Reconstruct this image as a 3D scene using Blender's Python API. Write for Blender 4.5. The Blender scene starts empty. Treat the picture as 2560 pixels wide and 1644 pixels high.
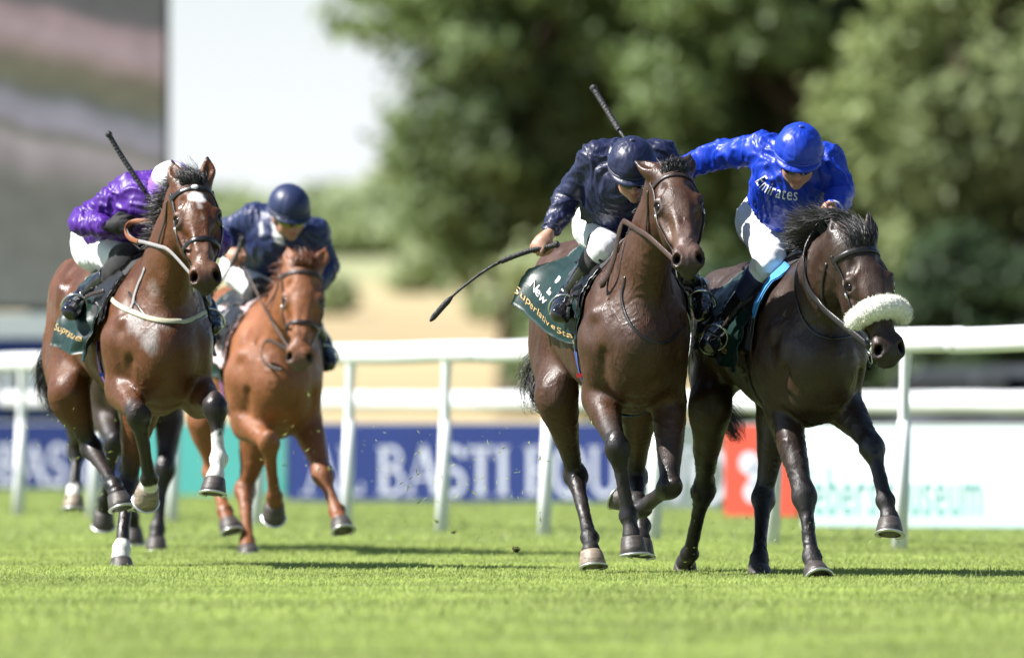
import bpy, math, os
import numpy as np
from mathutils import Vector, Matrix

# ------------------------------------------------------------------ camera, sky, sun, exposure
SC = bpy.context.scene
FPX, CX, HY, CAMZ = 28444.0, 1280.0, 1049.0, 0.71      # 400 mm lens on a 36 mm sensor, horizon row, eye height
cam_d = bpy.data.cameras.new('camera'); cam = bpy.data.objects.new('camera', cam_d)
SC.collection.objects.link(cam); SC.camera = cam
cam.location = (0, 0, CAMZ); cam.rotation_euler = (math.radians(90), 0, 0)
cam_d.lens = 400; cam_d.sensor_width = 36; cam_d.shift_y = (HY - 822) / 2560.0
cam_d.clip_start = 1.0; cam_d.clip_end = 6000
cam_d.dof.use_dof = True; cam_d.dof.focus_distance = 51.3; cam_d.dof.aperture_fstop = 3.1
SUN_EL, SUN_AZ = math.radians(47), math.radians(-97)     # azimuth clockwise from +Y: the sun stands to the left
world = bpy.data.worlds.new('World'); SC.world = world; world.use_nodes = True
nt = world.node_tree; bg = nt.nodes['Background']
sky = nt.nodes.new('ShaderNodeTexSky'); sky.sky_type = 'NISHITA'; sky.sun_disc = False
sky.sun_elevation = SUN_EL; sky.sun_rotation = SUN_AZ; sky.air_density = 1.0; sky.dust_density = 0.3; sky.ozone_density = 2.0
# white summer haze low over the whole horizon, the clear sky above it
bg.inputs['Strength'].default_value = 0.05
wc = nt.nodes.new('ShaderNodeTexCoord'); wz = nt.nodes.new('ShaderNodeSeparateXYZ'); nt.links.new(wc.outputs['Generated'], wz.inputs[0])
wm = nt.nodes.new('ShaderNodeMapRange'); wm.interpolation_type = 'SMOOTHSTEP'; wm.inputs['From Min'].default_value = 0.0; wm.inputs['From Max'].default_value = 0.09; wm.inputs['To Min'].default_value = 0.9; wm.inputs['To Max'].default_value = 0.0
nt.links.new(wz.outputs['Z'], wm.inputs['Value']); wx = nt.nodes.new('ShaderNodeMix'); wx.data_type = 'RGBA'
wx.inputs['B'].default_value = (9.8, 10.3, 11.1, 1.0); nt.links.new(wm.outputs[0], wx.inputs['Factor']); nt.links.new(sky.outputs['Color'], wx.inputs['A']); nt.links.new(wx.outputs['Result'], bg.inputs['Color'])
sun_d = bpy.data.lights.new('sun', 'SUN'); sun = bpy.data.objects.new('sun', sun_d); SC.collection.objects.link(sun)
sun_d.energy = 5.0; sun_d.angle = math.radians(0.53); sun_d.color = (1.0, 0.965, 0.92)
sd = Vector((math.sin(SUN_AZ) * math.cos(SUN_EL), math.cos(SUN_AZ) * math.cos(SUN_EL), math.sin(SUN_EL)))
sun.rotation_euler = (-sd).to_track_quat('-Z', 'Y').to_euler(); sun.location = (-40, 40, 60)
vs = SC.view_settings; vs.view_transform = 'Standard'; vs.look = 'None'; vs.gamma = 1.0; vs.exposure = 1.15; vs.use_curve_mapping = False
SC.render.engine = 'CYCLES'; SC.cycles.use_denoising = True
try: SC.cycles.denoiser = 'OPENIMAGEDENOISE'
except Exception: pass
SC.cycles.max_bounces = 6; SC.cycles.transparent_max_bounces = 6; SC.cycles.sample_clamp_indirect = 6.0
DEV = os.environ.get('DEV', '')          # development switch: names of the groups to build, empty = all
def want(k): return (not DEV) or (k in DEV.split(','))

# ------------------------------------------------------------------ helpers: projection, meshes, objects
def P(px, py, D):
    """world point seen at photograph pixel (2560 wide) at distance D"""
    return np.array([(px - CX) * D / FPX, D, CAMZ + (HY - py) * D / FPX])
def V(*a): return np.array(a, float)
def nrm(v):
    v = np.asarray(v, float); return v / max(np.linalg.norm(v), 1e-9)
def link(o, parent=None):
    SC.collection.objects.link(o)
    if parent is not None: o.parent = parent
    return o
def empty(name, loc=(0, 0, 0)):
    o = bpy.data.objects.new(name, None); o.empty_display_size = 0.2; o.location = loc
    return link(o)
def tag(o, label=None, cat=None, group=None, kind=None):
    if label: o['label'] = label
    if cat: o['category'] = cat
    if group: o['group'] = group
    if kind: o['kind'] = kind
    return o
def mesh_np(name, v, faces, mat=None, parent=None, smooth=True, col=None):
    """faces: int array (n,3) or (n,4), or a list of such arrays; vertices in world space"""
    v = np.asarray(v, np.float32)
    if parent is not None: v = v - np.array(parent_loc(parent), np.float32)
    fl = [np.asarray(f) for f in (faces if isinstance(faces, list) else [faces]) if len(f)]
    me = bpy.data.meshes.new(name); me.vertices.add(len(v)); me.vertices.foreach_set('co', v.ravel())
    nl = sum(f.size for f in fl); npoly = sum(len(f) for f in fl)
    me.loops.add(nl); me.loops.foreach_set('vertex_index', np.concatenate([f.ravel() for f in fl]).astype(np.int32))
    me.polygons.add(npoly)
    tot = np.concatenate([np.full(len(f), f.shape[1]) for f in fl]).astype(np.int32)
    st = np.concatenate([[0], np.cumsum(tot)[:-1]]).astype(np.int32)
    me.polygons.foreach_set('loop_start', st)
    try: me.polygons.foreach_set('loop_total', tot)
    except Exception: pass
    me.update(calc_edges=True); me.validate()
    me.polygons.foreach_set('use_smooth', np.full(npoly, bool(smooth)))
    if col is not None:
        ca = me.color_attributes.new('Col', 'FLOAT_COLOR', 'POINT')
        c4 = np.ones((len(v), 4), np.float32); c4[:, :col.shape[1]] = col; ca.data.foreach_set('color', c4.ravel())
    o = bpy.data.objects.new(name, me)
    if mat is not None: me.materials.append(mat)
    return link(o, parent)
def parent_loc(p):
    l = np.array(p.location)
    while p.parent is not None: p = p.parent; l = l + np.array(p.location)
    return l
class MB:
    """collects verts/faces (world space) for one mesh object"""
    def __init__(s): s.v = []; s.q = []; s.t = []; s.n = 0
    def add(s, v, q=None, t=None):
        v = np.asarray(v, float).reshape(-1, 3)
        if q is not None and len(q): s.q.append(np.asarray(q) + s.n)
        if t is not None and len(t): s.t.append(np.asarray(t) + s.n)
        s.v.append(v); s.n += len(v)
    def box(s, c, h, R=None):
        c = np.asarray(c, float); R = np.eye(3) if R is None else R
        k = np.array([[-1,-1,-1],[1,-1,-1],[1,1,-1],[-1,1,-1],[-1,-1,1],[1,-1,1],[1,1,1],[-1,1,1]], float) * np.asarray(h, float)
        s.add(c + k @ R.T, [[0,3,2,1],[4,5,6,7],[0,1,5,4],[1,2,6,5],[2,3,7,6],[3,0,4,7]])
    def tube(s, pts, r, n=10, up=(0, 0, 1), flat=None, cap=True, closed=False):
        """swept tube; r scalar / list; flat = (ratio along 'up' normal list) gives an elliptical strap"""
        pts = np.asarray(pts, float); m = len(pts); r = np.broadcast_to(np.asarray(r, float), (m,))
        if closed: tan = np.roll(pts, -1, 0) - np.roll(pts, 1, 0)
        else: tan = np.gradient(pts, axis=0)
        tan /= np.maximum(np.linalg.norm(tan, axis=1, keepdims=True), 1e-9)
        ups = np.broadcast_to(np.asarray(up, float), (m, 3))
        side = np.cross(tan, ups); bad = np.linalg.norm(side, axis=1) < 1e-4
        side[bad] = np.cross(tan[bad], [1.0, 0.3, 0.2]); side /= np.linalg.norm(side, axis=1, keepdims=True)
        nor = np.cross(side, tan)
        a = np.arange(n) / n * 2 * math.pi
        fl = 1.0 if flat is None else flat
        ring = pts[:, None] + (np.cos(a)[None, :, None] * side[:, None] + fl * np.sin(a)[None, :, None] * nor[:, None]) * r[:, None, None]
        i = np.arange(m if closed else m - 1)[:, None] * n; j = np.arange(n)[None]; j2 = (j + 1) % n
        i2 = ((np.arange(m if closed else m - 1) + 1) % m)[:, None] * n
        q = np.stack([i + j, i + j2, i2 + j2, i2 + j], -1).reshape(-1, 4)
        vv = ring.reshape(-1, 3); t = []
        if cap and not closed:
            vv = np.vstack([vv, pts[0], pts[-1]]); c0 = m * n
            t = [[c0, (k + 1) % n, k] for k in range(n)] + [[c0 + 1, (m - 1) * n + k, (m - 1) * n + (k + 1) % n] for k in range(n)]
        s.add(vv, q, t)
    def build(s, name, mat=None, parent=None, smooth=True):
        f = ([np.vstack(s.q)] if s.q else []) + ([np.vstack(s.t)] if s.t else [])
        return mesh_np(name, np.vstack(s.v), f, mat, parent, smooth)
def spline(pts, n=8, closed=False):
    """Catmull-Rom through the rows of pts (any width)"""
    p = np.asarray(pts, float); m = len(p); out = []
    for i in range(m if closed else m - 1):
        g = (lambda k: p[k % m]) if closed else (lambda k: p[min(max(k, 0), m - 1)])
        a, b, c, d = g(i - 1), g(i), g(i + 1), g(i + 2)
        for t in np.arange(n) / n:
            out.append(0.5 * (2 * b + (c - a) * t + (2 * a - 5 * b + 4 * c - d) * t * t + (3 * b - a - 3 * c + d) * t ** 3))
    if not closed: out.append(p[-1])
    return np.array(out)

# ------------------------------------------------------------------ numpy noise
_rs = np.random.RandomState(7); _perm = _rs.permutation(256); _perm = np.concatenate([_perm, _perm, _perm])
_grad = _rs.normal(size=(256, 3)); _grad /= np.linalg.norm(_grad, axis=1, keepdims=True)
def noise(p):
    p = np.asarray(p, float); i = np.floor(p).astype(int); f = p - i; u = f * f * f * (f * (f * 6 - 15) + 10); i &= 255
    def g(dx, dy, dz):
        h = _perm[_perm[_perm[i[:, 0] + dx] + i[:, 1] + dy] + i[:, 2] + dz]
        gr = _grad[h]; return gr[:, 0] * (f[:, 0] - dx) + gr[:, 1] * (f[:, 1] - dy) + gr[:, 2] * (f[:, 2] - dz)
    def lp(a, b, t): return a + (b - a) * t
    x0 = lp(lp(g(0,0,0), g(1,0,0), u[:,0]), lp(g(0,1,0), g(1,1,0), u[:,0]), u[:,1])
    x1 = lp(lp(g(0,0,1), g(1,0,1), u[:,0]), lp(g(0,1,1), g(1,1,1), u[:,0]), u[:,1])
    return lp(x0, x1, u[:, 2]) * 1.6
def fbm(p, o=3):
    p = np.asarray(p, float); r = 0; a = 1.0
    for k in range(o): r = r + a * noise(p * 2 ** k + 17.3 * k); a *= 0.5
    return r

# ------------------------------------------------------------------ materials
def new_mat(name):
    m = bpy.data.materials.new(name); m.use_nodes = True
    return m, m.node_tree, m.node_tree.nodes['Principled BSDF']
def lin(r, g, b):
    """sRGB 0-255 to linear"""
    f = lambda c: (c / 255 / 12.92) if c <= 10.3 else ((c / 255 + 0.055) / 1.055) ** 2.4
    return (f(r), f(g), f(b))
def pmat(name, col, rough=0.6, metal=0.0, spec=0.5, var=0.12, scale=8.0, bump=0.0, bscale=60.0, coat=0.0, sheen=0.0, coords='Object', detail=4, stretch=None):
    """principled material whose colour varies with a noise"""
    m, t, b = new_mat(name); N, L = t.nodes, t.links
    tc = N.new('ShaderNodeTexCoord'); no = N.new('ShaderNodeTexNoise'); no.inputs['Scale'].default_value = scale; no.inputs['Detail'].default_value = detail
    src = tc.outputs[coords]
    if stretch:
        mp = N.new('ShaderNodeMapping'); mp.inputs['Scale'].default_value = stretch; L.new(src, mp.inputs['Vector']); src = mp.outputs['Vector']
    L.new(src, no.inputs['Vector'])
    cr = N.new('ShaderNodeValToRGB'); c = np.array(col)
    lo, hi = np.clip(c * (1 - var), 0, 1), np.clip(c * (1 + var), 0, 1)
    cr.color_ramp.elements[0].position = 0.3; cr.color_ramp.elements[1].position = 0.7
    cr.color_ramp.elements[0].color = (*lo, 1); cr.color_ramp.elements[1].color = (*hi, 1)
    L.new(no.outputs['Fac'], cr.inputs['Fac']); L.new(cr.outputs['Color'], b.inputs['Base Color'])
    b.inputs['Roughness'].default_value = rough; b.inputs['Metallic'].default_value = metal
    b.inputs['Specular IOR Level'].default_value = spec; b.inputs['Coat Weight'].default_value = coat
    b.inputs['Sheen Weight'].default_value = sheen
    if bump:
        n2 = N.new('ShaderNodeTexNoise'); n2.inputs['Scale'].default_value = bscale; n2.inputs['Detail'].default_value = 3
        L.new(src, n2.inputs['Vector']); bp = N.new('ShaderNodeBump'); bp.inputs['Strength'].default_value = bump; bp.inputs['Distance'].default_value = 0.01
        L.new(n2.outputs['Fac'], bp.inputs['Height']); L.new(bp.outputs['Normal'], b.inputs['Normal'])
    return m
# ------------------------------------------------------------------ the setting: turf, hill, rails, hoardings, screen, trees
RNG = np.random.RandomState(11)
def leaf_mat(name, col, trans=0.45, var=0.35, scale=0.35, dry=None):
    m, t, b = new_mat(name); N, L = t.nodes, t.links
    tc = N.new('ShaderNodeTexCoord'); no = N.new('ShaderNodeTexNoise'); no.inputs['Scale'].default_value = scale; no.inputs['Detail'].default_value = 5
    L.new(tc.outputs['Object'], no.inputs['Vector'])
    cr = N.new('ShaderNodeValToRGB'); c = np.array(col); e = cr.color_ramp.elements
    e[0].position = 0.32; e[1].position = 0.68
    e[0].color = (*np.clip(c * (1 - var), 0, 1), 1); e[1].color = (*np.clip(c * (1 + var) * np.array([1.02, 1.0, 0.9]), 0, 1), 1)
    L.new(no.outputs['Fac'], cr.inputs['Fac'])
    if dry:
        n2 = N.new('ShaderNodeTexNoise'); n2.inputs['Scale'].default_value = 45; n2.inputs['Detail'].default_value = 2; L.new(tc.outputs['Object'], n2.inputs['Vector'])
        m2 = N.new('ShaderNodeMapRange'); m2.inputs['From Min'].default_value = 0.52; m2.inputs['From Max'].default_value = 0.72; L.new(n2.outputs['Fac'], m2.inputs['Value'])
        mxc = N.new('ShaderNodeMix'); mxc.data_type = 'RGBA'; L.new(m2.outputs[0], mxc.inputs['Factor']); L.new(cr.outputs['Color'], mxc.inputs['A']); mxc.inputs['B'].default_value = (*dry, 1); cout = mxc.outputs['Result']
    else: cout = cr.outputs['Color']
    b.inputs['Roughness'].default_value = 0.55; b.inputs['Specular IOR Level'].default_value = 0.35
    tr = N.new('ShaderNodeBsdfTranslucent'); mx = N.new('ShaderNodeMixShader'); mx.inputs['Fac'].default_value = trans
    L.new(cout, b.inputs['Base Color']); L.new(cout, tr.inputs['Color'])
    L.new(b.outputs[0], mx.inputs[1]); L.new(tr.outputs[0], mx.inputs[2])
    L.new(mx.outputs[0], N['Material Output'].inputs['Surface'])
    return m
GRASS = (0.40, 0.51, 0.14)
M_turf = pmat('turf_soil_green', (0.105, 0.14, 0.042), 0.9, var=0.3, scale=1.3, bump=0.4, bscale=40)
M_blade = leaf_mat('grass_blade', GRASS, 0.5, 0.30, 0.7, dry=(0.48, 0.48, 0.22))
M_dry = pmat('dry_meadow', (0.40, 0.31, 0.165), 0.95, var=0.16, scale=0.03, detail=6, bump=0.2, bscale=1.5)
def _greener_upslope():        # dry meadow below, greener sward towards the ridge
    t = M_dry.node_tree; N, L = t.nodes, t.links; b = N['Principled BSDF']; src = b.inputs['Base Color'].links[0].from_socket
    tc = N.new('ShaderNodeTexCoord'); sp = N.new('ShaderNodeSeparateXYZ'); L.new(tc.outputs['Object'], sp.inputs[0]); no = N.new('ShaderNodeTexNoise'); no.inputs['Scale'].default_value = .06; no.inputs['Detail'].default_value = 4; L.new(tc.outputs['Object'], no.inputs['Vector'])
    ad = N.new('ShaderNodeMath'); ad.operation = 'MULTIPLY_ADD'; ad.inputs[1].default_value = 3.0; L.new(no.outputs['Fac'], ad.inputs[0]); L.new(sp.outputs['Z'], ad.inputs[2])
    mr = N.new('ShaderNodeMapRange'); mr.interpolation_type = 'SMOOTHSTEP'; mr.inputs['From Min'].default_value = 4.6; mr.inputs['From Max'].default_value = 7.4; mr.inputs['To Max'].default_value = .85; L.new(ad.outputs[0], mr.inputs['Value'])
    mx = N.new('ShaderNodeMix'); mx.data_type = 'RGBA'; L.new(mr.outputs[0], mx.inputs['Factor']); L.new(src, mx.inputs['A']); mx.inputs['B'].default_value = (.27, .31, .15, 1); L.new(mx.outputs['Result'], b.inputs['Base Color'])
_greener_upslope()
M_rail = pmat('rail_plastic_white', (0.83, 0.84, 0.84), 0.35, var=0.03, scale=3, coat=0.1)
M_post = pmat('post_plastic_white', (0.78, 0.80, 0.80), 0.4, var=0.06, scale=5)

# turf: one sheet to the horizon, gently rising behind the course
gx = np.concatenate([np.linspace(-900, -60, 15), np.linspace(-50, 50, 26), np.linspace(60, 900, 15)])
gy = np.concatenate([np.linspace(-40, 20, 4), np.linspace(30, 140, 23), np.linspace(160, 460, 31), np.linspace(500, 2500, 15)])
GX, GY = np.meshgrid(gx, gy)
def hill_z(x, y):
    t = np.clip((y - 165) / 260, 0, 1); s = t * t * (3 - 2 * t)
    return s * (6.2 + 0.5 * np.sin(x * 0.07 + 1.0) + 0.012 * np.clip(-x, -60, 60)) + 0.004 * np.maximum(y - 430, 0)
def sheet(name, xs, ys, zf, mat):
    X, Y = np.meshgrid(xs, ys); v = np.stack([X, Y, zf(X, Y)], -1).reshape(-1, 3); n = len(xs); m = len(ys)
    i = np.arange(m - 1)[:, None] * n + np.arange(n - 1)[None]
    q = np.stack([i, i + 1, i + n + 1, i + n], -1).reshape(-1, 4)
    return mesh_np(name, v, q, mat)
tag(sheet('turf', gx, gy[gy <= 140], lambda x, y: np.zeros_like(x), M_turf), kind='structure')
tag(sheet('dry_hill', gx, gy[gy >= 140], lambda x, y: hill_z(x, y), M_dry), kind='structure')

def grass():
    segs = [(29, 44, 1300, 0.007, 0.026), (44, 49, 1900, 0.0050, 0.021), (49, 57, 1950, 0.0048, 0.020), (57, 66, 1300, 0.0065, 0.022), (66, 140, 200, 0.011, 0.028)]
    vs_, tri, n0 = [], [], 0
    for a, b, den, w, h in segs:
        wid = lambda D: 1280 * D / FPX + 1.5
        area = (b - a) * (wid(a) + wid(b)); n = int(area * den)
        D = a + (b - a) * RNG.rand(n); x = (RNG.rand(n) * 2 - 1) * wid(D)
        base = np.stack([x, D, np.zeros(n)], 1)
        clump = fbm(base * np.array([1.1, 0.5, 1]) + 5, 3); fine = noise(base * np.array([9, 4, 1.0]))
        L = h * (0.75 + 0.55 * RNG.rand(n) + 0.35 * np.clip(clump, -1, 1) + 0.22 * fine)
        tall = RNG.rand(n) < 0.02; L = np.where(tall, L * 1.8, L)
        L = np.clip(L, 0.012, None)
        az = RNG.rand(n) * 6.283; lean = 0.15 + 0.65 * RNG.rand(n)
        dirh = np.stack([np.cos(az), np.sin(az), np.zeros(n)], 1); sd_ = np.stack([-np.sin(az), np.cos(az), np.zeros(n)], 1)
        # blades turn their flat side to all directions
        ww = w * (0.6 + 0.8 * RNG.rand(n))[:, None]
        mid = base + dirh * (L * lean * 0.35)[:, None] + np.array([0, 0, 1]) * (L * 0.6)[:, None]
        tip = base + dirh * (L * lean)[:, None] + np.array([0, 0, 1]) * (L * (1 - 0.25 * lean))[:, None]
        if den >= 1900:
            v = np.stack([base - sd_ * ww / 2, base + sd_ * ww / 2, mid + sd_ * ww * 0.4, mid - sd_ * ww * 0.4, tip], 1)
            k = n0 + np.arange(n)[:, None] * 5; f = np.concatenate([k + [0, 1, 2], k + [0, 2, 3], k + [3, 2, 4]]); n0 += 5 * n
        else:
            v = np.stack([base - sd_ * ww / 2, base + sd_ * ww / 2, tip], 1)
            k = n0 + np.arange(n)[:, None] * 3; f = k + [0, 1, 2]; n0 += 3 * n
        vs_.append(v.reshape(-1, 3)); tri.append(f)
    o = mesh_np('grass_blades', np.vstack(vs_), np.vstack(tri), M_blade, smooth=False)
    tag(o, 'short mown bright green grass covering the racecourse', 'grass', kind='stuff')
if want('grass'): grass()

# running rails -----------------------------------------------------------------
def rail_fence(name, A, B, ztop, oval, npost, spacing_first, label, lean, post_w=0.075, behind=0.0, zb=None):
    A, B = np.array(A), np.array(B); root = empty(name, (*A, 0)); d = nrm(np.append(B - A, 0)); side = np.array([d[1], -d[0], 0])
    if side[1] < 0: side = -side                      # side points away from the camera
    za, zb_ = ztop, (ztop if zb is None else zb)
    ext = 21.0; Ln = np.linalg.norm(B - A)
    nseg = int((Ln + 2 * ext) / 5.0) + 1
    for k in range(nseg):                                # rail lengths joined every 5 m
        s0, s1 = -ext + k * 5.0, -ext + (k + 1) * 5.0 - 0.01
        mb = MB(); ss = np.linspace(s0, s1, 9)
        sag = 0.006 * np.sin((ss / 2.5) * math.pi) ** 2
        pts = np.stack([A[0] + d[0] * ss, A[1] + d[1] * ss, za + (zb_ - za) * ss / Ln - oval - sag + 0.004 * math.sin(k * 2.1)], 1)
        mb.tube(pts, oval * 0.8, 20, flat=1.0 / 0.8); o = mb.build('rail_length', M_rail, root)
        if k:                                              # joint sleeve
            mj = MB(); pj = np.stack([pts[0] - d * 0.10, pts[0] + d * 0.10]); mj.tube(pj, oval * 0.83, 20, flat=1.0 / 0.8); mj.build('joint_sleeve', M_rail, root)
    for k in range(npost):
        s = spacing_first + k * 2.5
        zt = za + (zb_ - za) * s / Ln - 2 * oval
        top = np.append(A + d[:2] * s, zt) ; foot = top + side * behind + lean * nrm([1, 0, 0]) ; foot[2] = -0.05
        knee_ = foot + (top - foot) * 0.62 + side * 0.02
        kz = 0.55 * zt
        pm = MB(); 
        lo, hi_ = foot, np.array([foot[0] + (top[0] - foot[0]) * 0.75, foot[1] + (top[1] - foot[1]) * 0.4, zt * 0.66])
        R = np.stack([d, side, [0, 0, 1]], 1)
        pts = np.stack([lo, lo * 0.5 + hi_ * 0.5, hi_]); pm.tube(pts, [post_w * 0.56, post_w * 0.55, post_w * 0.5], 14, up=d)
        po = pm.build('post', M_post, root)
        bm_ = MB(); c = spline([hi_ - V(0, 0, 0.03), hi_ + V(0, 0, 0.10), top * 0.5 + hi_ * 0.5 + V(0, 0, 0.06), top - V(0, 0, 0.02), top + V(0, 0, 0.03)], 5)
        bm_.tube(c, np.interp(np.arange(len(c)), [0, len(c) * .4, len(c) - 1], [post_w * .46, post_w * .36, post_w * .5]), 12, up=d); bm_.build('bracket', M_post, po)
    tag(root, label, 'rail', 'white running rails')
    return root
if want('env'):
    rail_fence('running_rail', (2.11 + 0.02, 62.0), (-3.44, 83.1), 1.21, 0.070, 19, -17.55, 'near white plastic running rail with tall posts just behind the horses', -0.035)
    rail_fence('running_rail', (3.9, 82.0), (-4.2, 118.0), 0.92, 0.082, 0, 0, 'lower far white rail running behind the advertising hoardings', 0.0, behind=0.0, zb=1.0)

# stroke serif letters for boards and cloths ---------------------------------------
def arc(cx, cy, rx, ry, a0, a1, n=10):
    a = np.radians(np.linspace(a0, a1, n)); return [(cx + rx * math.cos(t), cy + ry * math.sin(t)) for t in a]
TH, TN = 0.15, 0.06      # thick and thin strokes, letter height 1
GL = {  # char: (advance, [(stroke points, width)], serif x centres at base, serif x centres at cap)
 'A': (0.86, [([(0.08, 0), (0.42, 1)], TN), ([(0.42, 1), (0.76, 0)], TH), ([(0.2, .34), (0.62, .34)], TN)], [.08, .76], []),
 'B': (0.72, [([(0.16, 0), (0.16, 1)], TH), ([(.16, .965)] + arc(.36, .76, .2, .2, 90, -90) + [(.16, .54)], TN * 1.5), ([(.16, .53)] + arc(.38, .28, .24, .25, 90, -90) + [(.16, .035)], TN * 1.6)], [.16], [.16]),
 'D': (0.82, [([(0.16, 0), (0.16, 1)], TH), ([(.16, .96)] + arc(.34, .5, .36, .46, 90, -90, 14) + [(.16, .04)], TN * 1.7)], [.16], [.16]),
 'E': (0.66, [([(0.16, 0), (0.16, 1)], TH), ([(.16, .96), (.58, .96)], TN), ([(.16, .52), (.46, .52)], TN), ([(.16, .04), (.6, .04)], TN), ([(.58, .99), (.58, .8)], TN), ([(.6, .01), (.6, .22)], TN)], [.16], [.16]),
 'I': (0.36, [([(0.18, 0), (0.18, 1)], TH)], [.18], [.18]),
 'L': (0.62, [([(0.16, 0), (0.16, 1)], TH), ([(.16, .04), (.58, .04)], TN), ([(.57, .01), (.57, .24)], TN)], [.16], [.16]),
 'O': (0.86, [(arc(.43, .5, .35, .48, 0, 360, 26), TH * .8)], [], []),
 'Q': (0.88, [(arc(.43, .5, .35, .48, 0, 360, 26), TH * .8), ([(.45, .15), (.85, -.16)], TN * 1.5)], [], []),
 'R': (0.78, [([(0.16, 0), (0.16, 1)], TH), ([(.16, .965)] + arc(.36, .73, .22, .235, 90, -90) + [(.16, .5)], TN * 1.5), ([(.36, .5), (.68, .02)], TH * .8)], [.16, .7], [.16]),
 'S': (0.62, [([(.52, .78)] + arc(.31, .74, .21, .23, 20, 250, 12) + arc(.31, .27, .23, .24, 70, -160, 12), TH * .75)], [], []),
 'T': (0.72, [([(0.36, 0), (0.36, 1)], TH), ([(.06, .96), (.66, .96)], TN), ([(.06, 1), (.06, .78)], TN), ([(.66, 1), (.66, .78)], TN)], [.36], []),
 'U': (0.82, [([(.16, 1), (.16, .35)] + arc(.41, .3, .25, .27, 180, 360, 12) + [(.66, 1)], TH * .75)], [], [.16, .66]),
 'W': (1.1, [([(.06, 1), (.32, 0)], TH), ([(.32, 0), (.55, .9)], TN), ([(.55, .9), (.8, 0)], TH), ([(.8, 0), (1.04, 1)], TN)], [], [.06, .55, 1.04]),
 'V': (0.8, [([(.06, 1), (.4, 0)], TH), ([(.4, 0), (.74, 1)], TN)], [], [.06, .74]),
 ' ': (0.34, [], [], [])}
def stroke_poly(pts, w):
    p = np.array(pts, float); t = np.gradient(p, axis=0); t /= np.maximum(np.linalg.norm(t, axis=1, keepdims=True), 1e-9)
    nn = np.stack([-t[:, 1], t[:, 0]], 1) * w / 2; m = len(p)
    v = np.vstack([p + nn, p - nn]); q = [[i, i + 1, m + i + 1, m + i] for i in range(m - 1)]
    return v, q
def text_mesh(txt):
    """flat 2D serif lettering: list per char of (verts2d, quads), plus total width"""
    x = 0; out = []
    for ch in txt:
        adv, st, sb, stp = GL[ch]; vv, qq, n = [], [], 0
        items = [stroke_poly(p, w) for p, w in st] + [stroke_poly([(c - .14, .025), (c + .14, .025)], .05) for c in sb] + [stroke_poly([(c - .14, .975), (c + .14, .975)], .05) for c in stp]
        for v, q in items: vv.append(v + [x, 0]); qq += [[a + n for a in f] for f in q]; n += len(v)
        if vv: out.append((ch, np.vstack(vv), np.array(qq)))
        x += adv
    return out, x
M_navy = pmat('board_navy', lin(42, 56, 108), 0.85, spec=0.15, var=0.06, scale=2)
M_navy2 = pmat('board_deep_navy', lin(32, 46, 94), 0.85, spec=0.15, var=0.06, scale=2)
M_teal = pmat('board_teal', lin(72, 148, 142), 0.85, spec=0.15, var=0.05, scale=2)
M_red = pmat('board_red', lin(198, 82, 64), 0.85, spec=0.15, var=0.05, scale=2)
M_mint = pmat('board_mint', lin(200, 215, 214), 0.85, spec=0.15, var=0.03, scale=2)
M_mint2 = pmat('board_mint_deep', lin(182, 206, 203), 0.85, spec=0.15, var=0.03, scale=2)
M_grey = pmat('board_greygreen', lin(112, 124, 120), 0.85, spec=0.15, var=0.08, scale=2)
M_lett = pmat('letter_white', (0.50, 0.53, 0.60), 0.85, spec=0.15, var=0.03)
M_lteal = pmat('letter_teal', lin(110, 158, 156), 0.85, spec=0.15, var=0.03)
M_frame = pmat('board_frame_aluminium', (0.55, 0.56, 0.57), 0.4, 0.6, var=0.05)
def bfont_mesh(txt):
    """flat lettering from the built-in font: verts2d (cap height about 0.7), polygons"""
    cu = bpy.data.curves.new('lettering', 'FONT'); cu.body = txt; cu.resolution_u = 3
    ob = bpy.data.objects.new('lettering', cu); SC.collection.objects.link(ob); bpy.context.view_layer.update()
    me = bpy.data.meshes.new_from_object(ob.evaluated_get(bpy.context.evaluated_depsgraph_get()))
    v = np.array([x.co[:2] for x in me.vertices]); me.calc_loop_triangles(); t = np.array([x.vertices[:] for x in me.loop_triangles])
    bpy.data.objects.remove(ob); bpy.data.curves.remove(cu); bpy.data.meshes.remove(me)
    return v, t
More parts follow.
